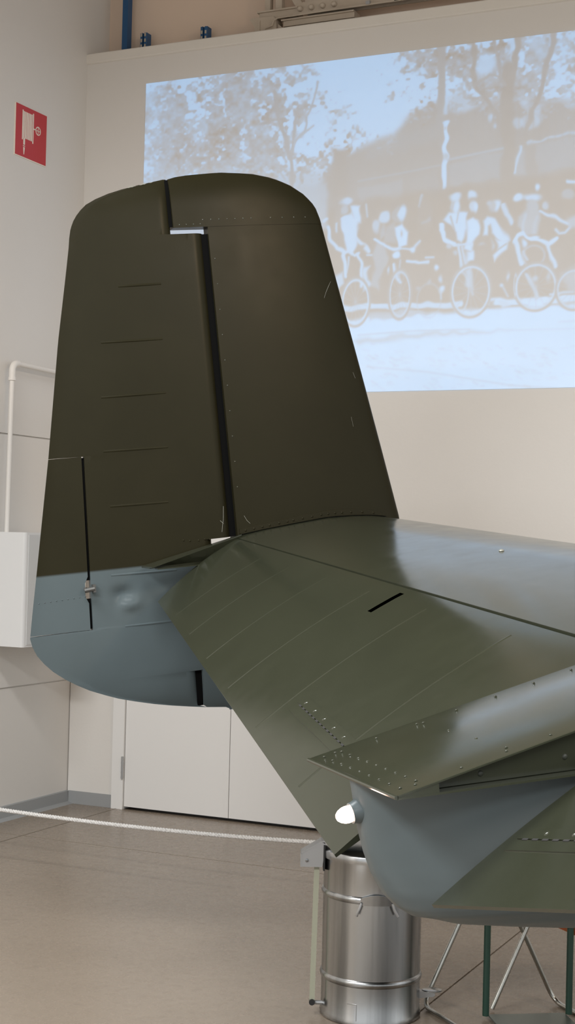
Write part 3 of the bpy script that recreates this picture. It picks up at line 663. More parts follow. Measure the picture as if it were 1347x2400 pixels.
PW, PH, GX, GZ = 3.30, 1.862, 760, 430
def draw_picture():
    X, Y = np.meshgrid(np.linspace(0, PW, GX), np.linspace(0, PH, GZ))
    rng = np.random.RandomState(7)
    def vnoise(sx, sy):
        nx, ny = int(PW / sx) + 3, int(PH / sy) + 3; g = rng.rand(ny, nx)
        fx, fy = X / sx, Y / sy; ix, iy = fx.astype(int), fy.astype(int); tx, ty = fx - ix, fy - iy
        tx = tx * tx * (3 - 2 * tx); ty = ty * ty * (3 - 2 * ty)
        return (g[iy, ix] * (1 - tx) + g[iy, ix + 1] * tx) * (1 - ty) + (g[iy + 1, ix] * (1 - tx) + g[iy + 1, ix + 1] * tx) * ty
    leaf = .22 * vnoise(.16, .14) + .26 * vnoise(.06, .045) + .30 * vnoise(.028, .022) + .22 * vnoise(.015, .013)
    fine = .5 * vnoise(.04, .03) + .5 * vnoise(.018, .015)
    soft = .5 * vnoise(.3, .3) + .3 * vnoise(.1, .09) + .2 * vnoise(.03, .03)
    wob = (vnoise(.05, .05) - .5) * .022; wob2 = (vnoise(.05, .05) - .5) * .022
    img = np.full(X.shape, .97)
    sm = lambda a: np.clip(a, 0, 1) ** 2 * (3 - 2 * np.clip(a, 0, 1))
    XX, YY = X + wob, Y + wob2
    for p in PICTURE:
        k = p[0]; pts = p[1]
        if k == 'fol':
            (cx, cy), rx, ry, d, v = pts[0], p[2], p[3], p[4], p[5]
            q = np.sqrt(((X - cx) / rx) ** 2 + ((Y - cy) / ry) ** 2)
            mk = sm((1.25 - q) / .75); thr = .36 + .40 * (1 - d * mk)
            al = sm((leaf - thr) / .20 + .5) * (mk > 0) * .95
            val = v + (soft - .5) * .5 + (fine - .5) * .55
        elif k == 'ell':
            (cx, cy), rx, ry, v, a, s = pts[0], p[2], p[3], p[4], p[5], p[6]
            q = (np.sqrt(((XX - cx) / rx) ** 2 + ((YY - cy) / ry) ** 2) - 1) * min(rx, ry)
            al = a * sm(.5 - q / (2 * s)); val = v
        elif k == 'ring':
            (cx, cy), rx, ry, hw, v, a, s = pts[0], p[2], p[3], p[4], p[5], p[6], p[7]
            q = np.abs(np.sqrt(((X - cx) / rx) ** 2 + ((Y - cy) / ry) ** 2) - 1) * (rx + ry) / 2 - hw
            al = a * sm(.5 - q / (2 * s)); val = v
        else:
            if k == 'line':
                hw, v, a, s = p[2:]; q = np.full(X.shape, 9.)
                seg = list(zip(pts[:-1], pts[1:]))
                xx, yy = (XX, YY) if hw > .006 else (X, Y)
            else:
                v, a, s = p[2:]; hw = 0; q = np.full(X.shape, 9.); seg = list(zip(pts, pts[1:] + pts[:1])); xx, yy = XX, YY
                ins = np.zeros(X.shape, bool)
            for (x0, y0), (x1, y1) in seg:
                dx, dy = x1 - x0, y1 - y0; L2 = dx * dx + dy * dy + 1e-12
                t = np.clip(((xx - x0) * dx + (yy - y0) * dy) / L2, 0, 1)
                q = np.minimum(q, np.hypot(xx - x0 - t * dx, yy - y0 - t * dy))
                if k == 'poly':
                    c = (y0 > yy) != (y1 > yy)
                    ins ^= c & (xx < dx * (yy - y0) / (dy if abs(dy) > 1e-9 else 1e-9) + x0)
            if k == 'poly': q = np.where(ins, -q, q)
            al = a * sm(.5 - (q - hw) / (2 * s)); val = v
        img = img * (1 - al) + val * al
    img = np.clip(img + (soft - .5) * .10, 0, 1)
    return img
img = draw_picture()
X0, Z1 = -4.553, 4.292
gx = np.linspace(X0, X0 + PW, GX); gz = np.linspace(Z1, Z1 - PH, GZ)
co = np.empty((GZ, GX, 3), np.float32); co[..., 0] = gx[None]; co[..., 1] = YB - .003; co[..., 2] = gz[:, None]
idx = np.arange(GX * GZ).reshape(GZ, GX)
quads = np.stack([idx[1:, :-1], idx[1:, 1:], idx[:-1, 1:], idx[:-1, :-1]], -1).reshape(-1, 4).astype(np.int32)
me = bpy.data.meshes.new('projected_picture')
me.vertices.add(GX * GZ); me.vertices.foreach_set('co', co.ravel())
me.loops.add(quads.size); me.loops.foreach_set('vertex_index', quads.ravel())
me.polygons.add(len(quads)); me.polygons.foreach_set('loop_start', np.arange(0, quads.size, 4, dtype=np.int32))
me.update(calc_edges=True); me.validate()
at = me.color_attributes.new('light', 'FLOAT_COLOR', 'POINT')
cl = np.ones((GX * GZ, 4), np.float32); cl[:, :3] = img.ravel()[:, None]; at.data.foreach_set('color', cl.ravel())
m_proj = bpy.data.materials.new('projected_light'); m_proj.use_nodes = True; nt = m_proj.node_tree; b = nt.nodes['Principled BSDF']
b.inputs['Base Color'].default_value = (*WALL, 1); b.inputs['Roughness'].default_value = .75; b.inputs['Specular IOR Level'].default_value = .3
an = nt.nodes.new('ShaderNodeAttribute'); an.attribute_name = 'light'
mx = nt.nodes.new('ShaderNodeMix'); mx.data_type = 'RGBA'; mx.inputs[6].default_value = (.004, .006, .010, 1); mx.inputs[7].default_value = (.07, .24, .46, 1)
gm = nt.nodes.new('ShaderNodeMath'); gm.operation = 'POWER'; gm.inputs[1].default_value = 1.15
nt.links.new(an.outputs['Fac'], gm.inputs[0]); nt.links.new(gm.outputs[0], mx.inputs[0]); nt.links.new(mx.outputs[2], b.inputs['Emission Color']); b.inputs['Emission Strength'].default_value = 1.0
me.materials.append(m_proj)
pic = bpy.data.objects.new('projected_picture', me); col.objects.link(pic)
tag(pic, 'large pale blue projection of an old street photograph with cyclists on the white wall', 'projection')

# ------------------------------------------------------------------ aircraft
ATT, HDG = math.radians(7), math.radians(71 - 25.1)
fw0 = Vector((math.sin(HDG), math.cos(HDG), 0)); port = Vector((-math.cos(HDG), math.sin(HDG), 0))
fwd = fw0 * math.cos(ATT) + zz * math.sin(ATT); aup = zz * math.cos(ATT) - fw0 * math.sin(ATT)
plane = empty('airplane')
MA = Matrix((fwd, port, aup)).transposed().to_4x4(); MA.translation = (-.568, 3.043, 1.605)
plane.matrix_world = MA
tag(plane, 'olive green and blue grey vintage airplane tail with tall fin and drooping elevators', 'airplane')
# local axes: x forward, y to port, z up; origin over the tail end at the elevator hinge line
BF = 3.075                                        # fin plane
TE = [(-.662,-.066),(-.646,-.187),(-.617,-.340),(-.577,-.488),(-.532,-.601),(-.483,-.687),(-.434,-.748),(-.385,-.792),(-.345,-.812),(-.304,-.821),(-.209,-.803),(-.050,-.771),(.373,-.687),(.813,-.608),(1.054,-.557),(1.167,-.534),(1.224,-.525),(1.264,-.510),(1.301,-.485),(1.334,-.448),(1.363,-.387),(1.392,-.284),(1.409,-.197),(1.424,-.119),(1.435,-.040),(1.4405,.048),(1.4425,.085)]
LE = [(-.675,.07),(-.66,.24),(-.63,.40),(-.57,.53),(-.48,.63),(-.35,.70),(-.2,.74),(.005,.732),(.278,.683),(.614,.621),(.938,.559),(1.248,.500),(1.300,.483),(1.347,.442),(1.388,.382),(1.417,.312),(1.436,.224),(1.4405,.136),(1.4425,.10)]
def fin_half(a, c):
    te, le = lerp(TE, c), lerp(LE, c); ch = max(le - te, .02)
    x = min(max((le - a) / ch, 0), 1)
    t = 5 * .088 * 1.3 * (.2969 * math.sqrt(x) - .126 * x - .3516 * x * x + .2843 * x ** 3 - .1036 * x ** 4)
    if c > 1.18: t *= math.sqrt(max(1 - ((c - 1.12) / .3235) ** 5, 0))
    if c < -.35: t *= math.sqrt(max(1 - ((-.35 - c) / .328) ** 3.5, 0))
    t *= 1 - .42 * min(max((c - .1) / 1.1, 0), 1)
    return max(t, .0022)
def dent(a, c):
    d = 0
    for da, dc, sa, sc, k in ((-.455, -.165, .035, .022, .016), (-.435, -.215, .032, .018, -.014), (-.475, -.205, .014, .03, .010), (-.40, -.19, .02, .05, -.007)):
        d += k * math.exp(-((a - da) / sa) ** 2 - ((c - dc) / sc) ** 2)
    return d
def fin_loft(name, stations, a0f, a1f, m, parent, nose=False, n=40, dents=False, grow=0.):
    """stations: c values; a0f/a1f give the aft and forward limits of the piece"""
    mb = MB(); rings = []
    for c, a0, a1 in [(c, a0f(c, i), a1f(c, i)) for i, c in enumerate(stations)]:
        near, far = [], []
        for k in range(n + 1):
            t = k / n
            t = 1 - (1 - t) ** 1.7 if a1 >= lerp(LE, c) - .001 else t
            if nose: t = 1 - (1 - k / n) ** 1.5
            a = a0 + (a1 - a0) * t; h = fin_half(a, c) + grow
            if nose:
                q = (a1 - a) / .045
                if q < 1: h *= max(math.sqrt(max(1 - (1 - q) ** 2, 0)), .05)
            d = dent(a, c) if dents else 0
            near.append((a, BF - h + d, c)); far.append((a, BF + h, c))
        rings.append(near + far[::-1])
    mb.rings(rings)
    return fix_normals(mb.build(name, m, parent, 35))
def frange(a, b, n): return [a + (b - a) * i / n for i in range(n + 1)]
tipc = [1.235, 1.25, 1.27, 1.29, 1.31, 1.33, 1.35, 1.37, 1.385, 1.4, 1.41, 1.42, 1.428, 1.434, 1.438, 1.4405, 1.442]
lowc = [-.672, -.668, -.66, -.65, -.638, -.625, -.61, -.595, -.575, -.555, -.53, -.51]
# fin: main box, tip and lower tip
fin = fin_loft('fin', frange(-.484, 1.2385, 44), lambda c, i: .017, lambda c, i: lerp(LE, c), m_fin, plane)
fin_loft('fin_tip', [1.2265, 1.2268] + [1.243] + tipc[1:], lambda c, i: max(-.1205, lerp(TE, c)), lambda c, i: lerp(LE, c), m_fin, fin, grow=.0014)
fin_loft('fin_lower_tip', lowc + [-.49], lambda c, i: max(-.172, lerp(TE, c)), lambda c, i: lerp(LE, c), m_fin, fin, grow=.0010)
# rudder, cut away for the fin tips and beside the tailplane
st = [(-.660, -.19), (-.655, -.19), (-.648, -.19), (-.638, -.19), (-.625, -.19), (-.61, -.19), (-.59, -.19), (-.57, -.19), (-.55, -.19), (-.525, -.19), (-.4975, -.19), (-.497, -.004)]
st += [(c, -.004) for c in frange(-.47, -.302, 5)] 
st += [(c, -.004) for c in frange(-.285, -.075, 16)] + [(-.0585, -.004), (-.058, -.080), (-.02, -.080), (.0065, -.080), (.007, -.002)]
st += [(c, -.002) for c in frange(.03, 1.2025, 34)] + [(1.203, -.128)] + [(c, -.128) for c in tipc[:12]]
def tabcut(c):
    return c > -.2945 and c < .368
TABH = lambda c: -.5855 + (c + .291) * (.0285 / .657)      # tab hinge line
def rud_aft(c, i):
    if -.2945 < c < .369:
        if -.170 < c < -.108: return TABH(c) + .004
        return TABH(c) + .004
    return lerp(TE, c)
st2 = []
for c, f in st:
    st2.append((c, f))
for extra in (-.2950, -.2940, .3685, .3695): st2.append((extra, -.004 if extra < 0 else -.002))
st2.sort(key=lambda t: (t[0]))
rudder = fin_loft('rudder', [s[0] for s in st2], rud_aft, lambda c, i: max(min(st2[i][1], lerp(LE, c)), lerp(TE, c) + .01), m_fin, plane, nose=True, n=44, dents=True)
tabc = frange(-.2930, .3680, 26)
tab = fin_loft('trim_tab', tabc, lambda c, i: lerp(TE, c), lambda c, i: TABH(c) - .006 - (.012 if -.172 < c < -.105 else 0), m_fin, rudder, n=12)
hb = MB()                                                  # tab hinge with its little horn
hb.tube([(-.604, BF - .040, -.140), (-.566, BF - .046, -.136)], .009, 8).tube([(-.60, BF - .038, -.140), (-.60, BF - .038, -.128)], .006, 8).box(-.572, -.562, BF - .05, BF - .01, -.150, -.120)
hb.build('tab_hinge', mat('dark_steel', (.10, .10, .095), .5, .5), rudder, 40)
for nm, c0, c1, af in (('hinge_gap_shade', .008, 1.200, lambda c: (-.016, .030)), ('hinge_gap_shade', -.484, -.060, lambda c: (-.016, .030)), ('tab_gap_shade', -.290, -.174, lambda c: (TABH(c) - .012, TABH(c) + .012)), ('tab_gap_shade', -.104, .364, lambda c: (TABH(c) - .012, TABH(c) + .012)), ('tip_gap_shade', 1.232, 1.418, lambda c: (-.136, -.112)), ('tip_gap_shade', -.64, -.495, lambda c: (-.200, -.160))):  # added black strips that paint the deep shade in the rudder, tab and tip gaps
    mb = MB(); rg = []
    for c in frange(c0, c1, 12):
        if nm == 'tab_gap_shade' and False: continue
        a0, a1 = af(c); h = min(fin_half(a0, c), fin_half(a1, c)); k = .55 if nm != 'tab_gap_shade' else .3
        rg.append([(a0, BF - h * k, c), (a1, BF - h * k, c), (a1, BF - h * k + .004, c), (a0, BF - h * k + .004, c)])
    fix_normals(mb.rings(rg).build(nm, m_gap_shade, rudder))
# stitched rib tapes
for a0, a1, c0, c1 in ((-.359,-.191,1.010,1.012),(-.446,-.206,.798,.798),(-.466,-.214,.588,.589),(-.477,-.226,.381,.378),(-.472,-.246,.169,.166),(-.494,-.238,-.094,-.099),(-.458,-.200,-.294,-.295)):
    mb = MB(); rg = []
    for k in range(13):
        a = a0 + (a1 - a0) * k / 12; c = c0 + (c1 - c0) * k / 12; h = fin_half(a, c) - dent(a, c); e = .0028 * math.sin(math.pi * min(max(k / 12, .06), .94)) ** .4
        rg.append([(a, BF - h + .001, c - .006), (a, BF - h - e, c - .0015), (a, BF - h - e, c + .0015), (a, BF - h + .001, c + .006)])
    fix_normals(mb.rings(rg).build('rib_tape', m_fin, rudder, 60))
# riveted angle strip along the fin root
ang = [(.026,.014,.034),(.124,.025,.045),(.20,.032,.054),(.269,.038,.062),(.378,.047,.071),(.43,.0475,.0725),(.488,.045,.071),(.55,.041,.065),(.598,.036,.057),(.63,.031,.046),(.656,.026,.034)]
mb = MB(); mb.rings([[(a, BF - fin_half(a, .04) + .002, cb), (a, BF - fin_half(a, .04) - .016, cb + .0005), (a, BF - fin_half(a, .04) - .016, cb + .003), (a, BF - fin_half(a, .04) - .004, cb + .004), (a, BF - fin_half(a, .04) - .0035, ct), (a, BF - fin_half(a, .04) + .002, ct + .0012)] for a, cb, ct in ang])
strip = fix_normals(mb.build('root_angle', m_fin, fin))
mb = MB()
for a in (.05, .085, .12, .15, .19, .225, .25, .29, .33, .37, .40, .43, .46, .50, .55, .60):
    cm = (np.interp(a, [p[0] for p in ang], [p[1] for p in ang]) + np.interp(a, [p[0] for p in ang], [p[2] for p in ang])) / 2
    mb.dome((a, BF - fin_half(a, .04) - .0035, cm), (0, -1, 0), .0048, .0026)
mb.build('rivets', m_fin, strip, 40, kind='stuff')
mb = MB()
for a, c in [(.0 + .033 * k, 1.254) for k in range(0, 7)] + [(-.095 + .028 * k, 1.238) for k in range(4)] + [(.28 + .05 * k, 1.254) for k in range(4)]:
    mb.dome((a, BF - fin_half(a, c) - .001, c), (0, -1, 0), .0035, .0018)
for k in range(10): mb.dome((.035, BF - fin_half(.035, .2 + .1 * k), .2 + .1 * k), (0, -1, 0), .003, .0016)
mb.build('rivets', m_olive, fin, 40, kind='stuff')
mb = MB()
for a, c in [(-.20, .012), (-.175, .008), (-.14, .006), (-.115, .008), (-.095, .006)]:
    mb.dome((a, BF - fin_half(a, c), c), (0, -1, 0), .004, .002)
for k in range(9): mb.dome((-.775 + .022 * k, BF - fin_half(-.775 + .022 * k, -.17), -.172 + .001 * k), (0, -1, 0), .003, .0016)
mb.build('rivets', m_fin, rudder, 40, kind='stuff')
# scuffs on the tips
mb = MB()
for a0, n_ in ((-.285, 6), (-.235, 5), (-.195, 3)):
    mb.tube([(a0 + .007 * k, BF - .003, float(np.interp(a0 + .007 * k, [-.448, -.387, -.284, -.197, -.119], [1.334, 1.363, 1.392, 1.409, 1.424])) - .0008 - .001 * (k % 2)) for k in range(n_)], [.0008] + [.0016 + .0008 * ((k * 7) % 3) / 2 for k in range(n_ - 2)] + [.0006], 5)
mb.build('chipped_paint', m_scuff, rudder, 40, kind='stuff')

mb = MB(); h_ = lambda a, c: (a, BF - fin_half(a, c) - .0004, c)
mb.tube([h_(.478, .925), h_(.490, .95), h_(.503, .972), h_(.516, .992)], [.0003, .0005, .0006, .0003], 5)
mb.tube([h_(.575, .62), h_(.583, .595)], .0004, 5).tube([h_(.545, .44), h_(.550, .40)], .0003, 5).tube([h_(.05, .085), h_(.06, .065), h_(.072, .052)], .0007, 5)
mb.build('scratches', m_scuff, fin, 40, kind='stuff')
mb = MB(); mb.tube([h_(-.03, .13), h_(-.035, .08), h_(-.045, .03)], .0007, 5).tube([h_(-.048, .075), h_(-.036, .062)], .0009, 5)
mb.build('scratches', m_scuff, rudder, 40, kind='stuff')
# tailplane
def hinge_c(b): return -.246 + abs(b) * (.246 / 3.04)
def ale(b): return .72 + (3.0 - abs(b)) * .075
UPP = [(0, .006), (.04, .012), (.17, .025), (.375, .038), (.53, .0465), (.68, .045), (.80, .038), (.90, .026), (.96, .012), (.99, -.002), (1, -.014)]
LOW = [(0, -.050), (.2, -.066), (.5, -.078), (.75, -.072), (.9, -.054), (.97, -.034), (1, -.014)]
def smooth_tab(tab, x):
    xs = [t[0] for t in tab]; ys = [t[1] for t in tab]
    return float(np.interp(x, xs, ys))
mb = MB(); rg = []
NB = 48
for k in range(NB + 1):
    b = 3.035 - 6.03 * k / NB
    A = ale(b); s = A / .72; hc = hinge_c(b)
    if abs(b) < .22: hc = hinge_c(.22) 
    ps = []
    xs = [1 - (1 - i / 26) ** 1.6 for i in range(27)]
    for x in xs:
        ps.append((.005 + x * (A - .005), b, hc + smooth_tab(UPP, x) * s))
    for x in xs[::-1][1:]:
        ps.append((.005 + x * (A - .005), b, hc + smooth_tab(LOW, x) * s))
    rg.append(ps)
mb.rings(rg)
tp = fix_normals(mb.build('tailplane', m_olive, plane, 40))
mb = MB(); mb.lathe([(.013, 0), (.013, .0008), (.001, .0009)], (.321, 2.94, hinge_c(2.94) + .0382), (0, 0, 1), 16)
mb.build('drain_hole', m_gap, tp)
mb = MB(); mb.dome((.406, 1.55, hinge_c(1.55) + smooth_tab(UPP, .406 / ale(1.55)) * ale(1.55) / .72), (0, 0, 1), .009, .006, 10)
mb.build('bolt_head', m_scuff, tp, 40)

# elevators
DROOP = math.radians(27.5)
nrm = Vector((-math.sin(DROOP), 0, math.cos(DROOP)))
def elevator(sgn):
    def tec(b): return -.553 + (b - .236) * .1375 if sgn > 0 else -.541 + .2 * min(b - .236, .8) + .105 * max(b - 1.036, 0)
    mb = MB(); S = [i / 22 for i in range(23)]
    slot_b = (1.314, 1.342); B = [.236] + frange(.30, 1.30, 10) + list(slot_b) + frange(1.36, 2.80, 14) + [2.90, 3.0]
    B = sorted(set(B)); top, bot = [], []
    for b in B:
        ft = (b - .236) / (3.0 - .236)
        rt, rb = [], []
        for s in S:
            bo = 2.822 + (3.0 - 2.822) * (1 - s) ** .9
            bb = .236 + (bo - .236) * ft if b > 2.7 else b
            if b > 2.7: bb = min(b, bo) if b < 2.8 else (2.70 + (bo - 2.70) * (b - 2.70) / .30)
            H = Vector((-.001 - .007 * (1 - bb / 3), bb, hinge_c(bb) + .006))
            at_ = -.695 + (bb - .236) * ((.695 - .376) / (2.825 - .236)); T = Vector((at_, bb, tec(bb)))
            ch = (T - H).length
            p = H.lerp(T, s) + nrm * (.055 * ch * (s * (1 - s) * 2.0))
            if s < .08: p = p - nrm * (.003 * (1 - s / .08) ** 2)
            th = (.105 * ch) * (1 - s) ** 1.0 + .007
            q = p - nrm * th
            if s < .10: q = q + nrm * th * .45 * (1 - s / .10) ** 2
            rt.append((p.x, sgn * p.y, p.z)); rb.append((q.x, sgn * q.y, q.z))
        top.append(rt); bot.append(rb)
    k = len(S); n = len(B)
    mb.v = [p for rw in top for p in rw] + [p for rw in bot for p in rw]
    o2 = n * k
    for i in range(n - 1):
        for j in range(k - 1):
            a = i * k + j
            if not (B[i] == slot_b[0] and B[i + 1] == slot_b[1] and 1 <= j < 5):
                mb.f.append((a, a + 1, a + k + 1, a + k))
            mb.f.append((o2 + a, o2 + a + k, o2 + a + k + 1, o2 + a + 1))
        mb.f.append((i * k, (i + 1) * k, o2 + (i + 1) * k, o2 + i * k)); e = k - 1
        mb.f.append((i * k + e, o2 + i * k + e, o2 + (i + 1) * k + e, (i + 1) * k + e))
    for i in (0, n - 1):
        for j in range(k - 1): mb.f.append((i * k + j, o2 + i * k + j, o2 + i * k + j + 1, i * k + j + 1))
    el = mb.build('elevator', m_olive, plane, 40); fix_normals(el)
    def surf(b, a, e=0.):
        at_ = -.695 + (b - .236) * ((.695 - .376) / (2.825 - .236)); H = Vector((-.001 - .007 * (1 - b / 3), b, hinge_c(b) + .006))
        T = Vector((at_, b, tec(b))); s = (a - H.x) / (T.x - H.x); ch = (T - H).length
        p = H.lerp(T, s) + nrm * (.055 * ch * (s * (1 - s) * 2.0) + e)
        return Vector((p.x, sgn * p.y, p.z))
    # tab hinge strip: raised plate, hinge line with dark slits, rivets
    def ribbon(b0, b1, a0, a1, aa0, aa1, e, nn=10):
        mb = MB(); rg = []
        for i in range(nn + 1):
            t = i / nn; b = b0 + (b1 - b0) * t; x0 = a0 + (a1 - a0) * t; x1 = aa0 + (aa1 - aa0) * t
            rg.append([surf(b, x0, -.002), surf(b, x0, e), surf(b, (x0 + x1) / 2, e), surf(b, x1, e), surf(b, x1, -.002)])
        return fix_normals(mb.rings(rg).build('tab_plate', m_olive, el))
    ribbon(.27, 1.05, -.505, -.437, -.532, -.462, .0028)
    ribbon(.27, 1.04, -.560, -.490, -.5345, -.4645, .0024)
    for i in range(24):
        b = .29 + .031 * i; t = (b - .27) / .78; x = -.5335 + .070 * t
        mb = MB(); p0, p1 = surf(b, x, .0022), surf(b + .017, x + .0015, .0022); d = Vector((.0022, 0, .0011))
        mb.prism([p0 - d, p0 + d, p1 + d, p1 - d], nrm * .0012); fix_normals(mb.build('hinge_slit', m_gap, el))
    mb = MB()
    for i in range(9):
        b = .34 + .083 * i; t = (b - .27) / .78
        mb.dome(surf(b, -.517 + .068 * t, .0026), nrm, .007, .0022)
    mb.build('rivets', m_olive, el, 40, kind='stuff')
    # chordwise rib ridges under the skin
    for b in (.62, 1.10, 1.50, 1.86, 2.2, 2.5):
        mb = MB(); rg = []; at_ = -.695 + (b - .236) * .1232
        for i in range(15):
            a = -.06 + (at_ + .02 + .06) * i / 14; rg.append([surf(b - .008, a, -.001), surf(b - .002, a, .0011), surf(b + .002, a, .0011), surf(b + .008, a, -.001)])
        fix_normals(mb.rings(rg).build('rib_ridge', m_olive, el, 60))
    return el
elevator(1); elevator(-1)

# fixed trailing edge fairing between the elevators
WB = .222
def ftop(a): return -.349 + (a + .735) * .179
def fbot(a): return -.353 - (a + .735) * .03
mb = MB()
A = frange(-.735, .03, 14)
mb.rings([[(a, -WB, ftop(a) - .004), (a, -WB, ftop(a) - .001), (a, -WB + .004, ftop(a)), (a, 0, ftop(a) + .002), (a, WB - .004, ftop(a)), (a, WB, ftop(a) - .001), (a, WB, ftop(a) - .004)] for a in A])
fair = fix_normals(mb.build('tail_fairing', m_olive, plane, 50))
mb = MB(); mb.rings([[(a, -WB, fbot(a)), (a, WB, fbot(a)), (a, WB, fbot(a) - .004), (a, -WB, fbot(a) - .004)] for a in A])
fix_normals(mb.build('lower_flange', m_olive, fair))
mb = MB()
for s in (-1, 1):
    y0 = s * (WB - .035)
    mb.rings([[(a, y0, ftop(a) - .005), (a, y0 + s * .003, ftop(a) - .005), (a, y0 + s * .003, fbot(a) + .001), (a, y0, fbot(a) + .001)] for a in frange(-.66, .02, 8)])
    mb.rings([[(a, s * (WB - .001), ftop(a) - .002), (a, s * (WB - .04), ftop(a) - .002), (a, s * (WB - .04), fbot(a)), (a, s * (WB - .001), fbot(a))] for a in (-.733, -.68, -.655)])
fix_normals(mb.build('side_web', m_olive, fair))
mb = MB(); mb.tube([(-.736, -WB, -.3525), (-.736, WB, -.3525)], .0042, 8)
mb.build('edge_bead', m_olive, fair, 40)
mb = MB(); rs = random.Random(4)
for k in range(9): mb.dome((-.715, -.19 + .047 * k, ftop(-.715) + .001), (0, 0, 1), .0035, .0022)
for k in range(9): mb.dome((-.68, -.18 + .045 * k, ftop(-.68) + .001), (0, 0, 1), .0035, .0022)
for k in range(7): mb.dome((-.69 + .09 * k, -.2, ftop(-.69 + .09 * k) + .0005), (0, 0, 1), .0035, .0022)
for k in range(7): mb.dome((-.69 + .09 * k, .19, ftop(-.69 + .09 * k) + .0005), (0, 0, 1), .0035, .0022)
for k in range(4): mb.dome((-.50, -.18 + .12 * k, ftop(-.5) + .001), (0, 0, 1), .0035, .0022)
mb.build('rivets', m_olive, fair, 40, kind='stuff')
mb = MB()
for k in range(3): mb.dome((-.56 + .17 * k, -WB + .032, -.342 + .005 * k), (0, -1, 0), .006, .003)
mb.build('web_bolts', m_olive_in, fair, 40, kind='stuff')

# fixed fairing at the tailplane tip, inboard of the rudder
def ttop(a): return .012 + (a) * .245 if a < 0 else .012
mb = MB(); rg = []
for a in frange(-.385, .02, 10):
    t = (a + .385) / .405; b0 = 2.83 + .15 * t; zt = -.068 + t * .082; zb = -.075 - .012 * t
    rg.append([(a, b0, zt), (a, b0, zt - .004), (a, b0 + .035, min(zt - .004, zb + .0035 + (zt - zb) * .1)), (a, b0 + .035, zb), (a, 2.995, zb), (a, 2.995, zt)])
mb.rings(rg); tf = fix_normals(mb.build('tip_fairing', m_olive, plane))
mb = MB(); rg = []
for a in frange(-.36, -.01, 8):
    t = (a + .385) / .405; b0 = 2.83 + .15 * t; zb = -.075 - .012 * t
    rg.append([(a, b0, zb), (a, b0 + .05, zb), (a, b0 + .05, zb - .004), (a, b0, zb - .004)])
fix_normals(mb.rings(rg).build('lower_flange', m_olive, tf))

# tail cone (fuselage end)
AFT = [(-1.05, 1.3), (-.90, .62), (-.80, .18), (-.708, -.296), (-.690, -.39), (-.672, -.476), (-.652, -.564), (-.638, -.60), (-.625, -.641), (-.607, -.665), (-.578, -.688), (-.539, -.706), (-.497, -.717), (-.456, -.724), (-.383, -.729), (-.350, -.732)]
cs = [c for c, a in AFT]
cst = []
for i in range(len(AFT) - 1):
    m_ = 5 if i < 3 else 3
    cst += [(AFT[i][0] + (AFT[i+1][0] - AFT[i][0]) * q / m_) for q in range(m_)]
cst.append(-.352)
def cone_w(a, c):
    s = max(a - lerp(AFT, c), 0); q = min(s / 1.1, 1)
    return .012 + .245 * (1 - (1 - q) ** 2) ** .62
mb = MB(); rg = []
for c in cst:
    a0 = lerp(AFT, c); ps = []; us = [(i / 26) ** 2.2 for i in range(27)]
    for s_ in us: a = a0 + (1.6 - a0) * s_; ps.append((a, -cone_w(a, c), c))
    ps2 = [(a, -b, c) for a, b, c in ps[::-1]]
    ps2[-1] = (ps2[-1][0], ps2[-1][1], c)
    rg.append(ps + ps2)
mb.rings(rg)
cone = fix_normals(mb.build('tail_cone', m_grey, plane, 50))

# tail navigation light
mb = MB(); mb.lathe([(.026, .045), (.026, .022), (.0245, .004), (.022, -.008), (.020, -.013), (.0195, -.018), (.015, -.018)], (-.722, 0, -.417), (1, 0, .12), 24)
sock = mb.build('tail_light', m_grey, plane, 40)
mb = MB(); mb.dome((-.715, -.023, -.420), (0, -1, 0), .004, .003, 8); mb.build('screw', m_scuff, sock, 40)
m_bulb = mat('lit_bulb', (1, .9, .85), .3, emit=((1.0, .66, .52), 9))
mb = MB(); mb.lathe([(.0140, -.016), (.0156, -.020), (.0160, -.026), (.0148, -.033), (.0118, -.040), (.007, -.0455), (.001, -.048)], (-.722, 0, -.417), (1, 0, .12), 24)
mb.build('bulb', m_bulb, sock, 40, label='glowing white bulb')

# ------------------------------------------------------------------ wall mounted things
# fire hose sign
SY0, SY1, SZ0, SZ1 = 6.875, 7.182, 3.73, 4.026
sg = empty('fire_hose_sign', (XL, (SY0 + SY1) / 2, (SZ0 + SZ1) / 2)); off = lambda mb: mb
tag(sg, 'square red sign with a white fire hose reel symbol on the white wall', 'sign')
def place(o, parent):
    o.matrix_parent_inverse = Matrix.Translation(-Vector(parent.location)); return o
place(MB().box(XL, XL + .005, SY0, SY1, SZ0, SZ1).build('backing_plate', m_signwhite, sg), sg)
rp = place(MB().box(XL + .005, XL + .0062, SY0 + .006, SY1 - .001, SZ0 + .006, SZ1 - .001).build('red_face', m_red, sg), sg)
def sxy(uu, vv): return (SY0 + uu * (SY1 - SY0), SZ1 - vv * (SZ1 - SZ0))
sym = MB()
def srect(u0, v0, u1, v1, x=XL + .0062):
    y0, z0 = sxy(u0, v0); y1, z1 = sxy(u1, v1); sym.box(x, x + .0012, y0, y1, z1, z0)
srect(.215, .085, .245, .655); srect(.545, .075, .575, .655)
for k in range(6): srect(.254 + .048 * k, .105, .288 + .048 * k, .62)
srect(.262, .62, .312, .745); srect(.255, .76, .318, .777)
def spoly(pts): sym.prism([(XL + .0062, *sxy(*p)) for p in pts], (.0012, 0, 0))
spoly([(.262, .792), (.312, .792), (.295, .93), (.279, .93)]); srect(.575, .355, .645, .378)
cyc, czc = sxy(.722, .37); R0 = .0255; ring = []
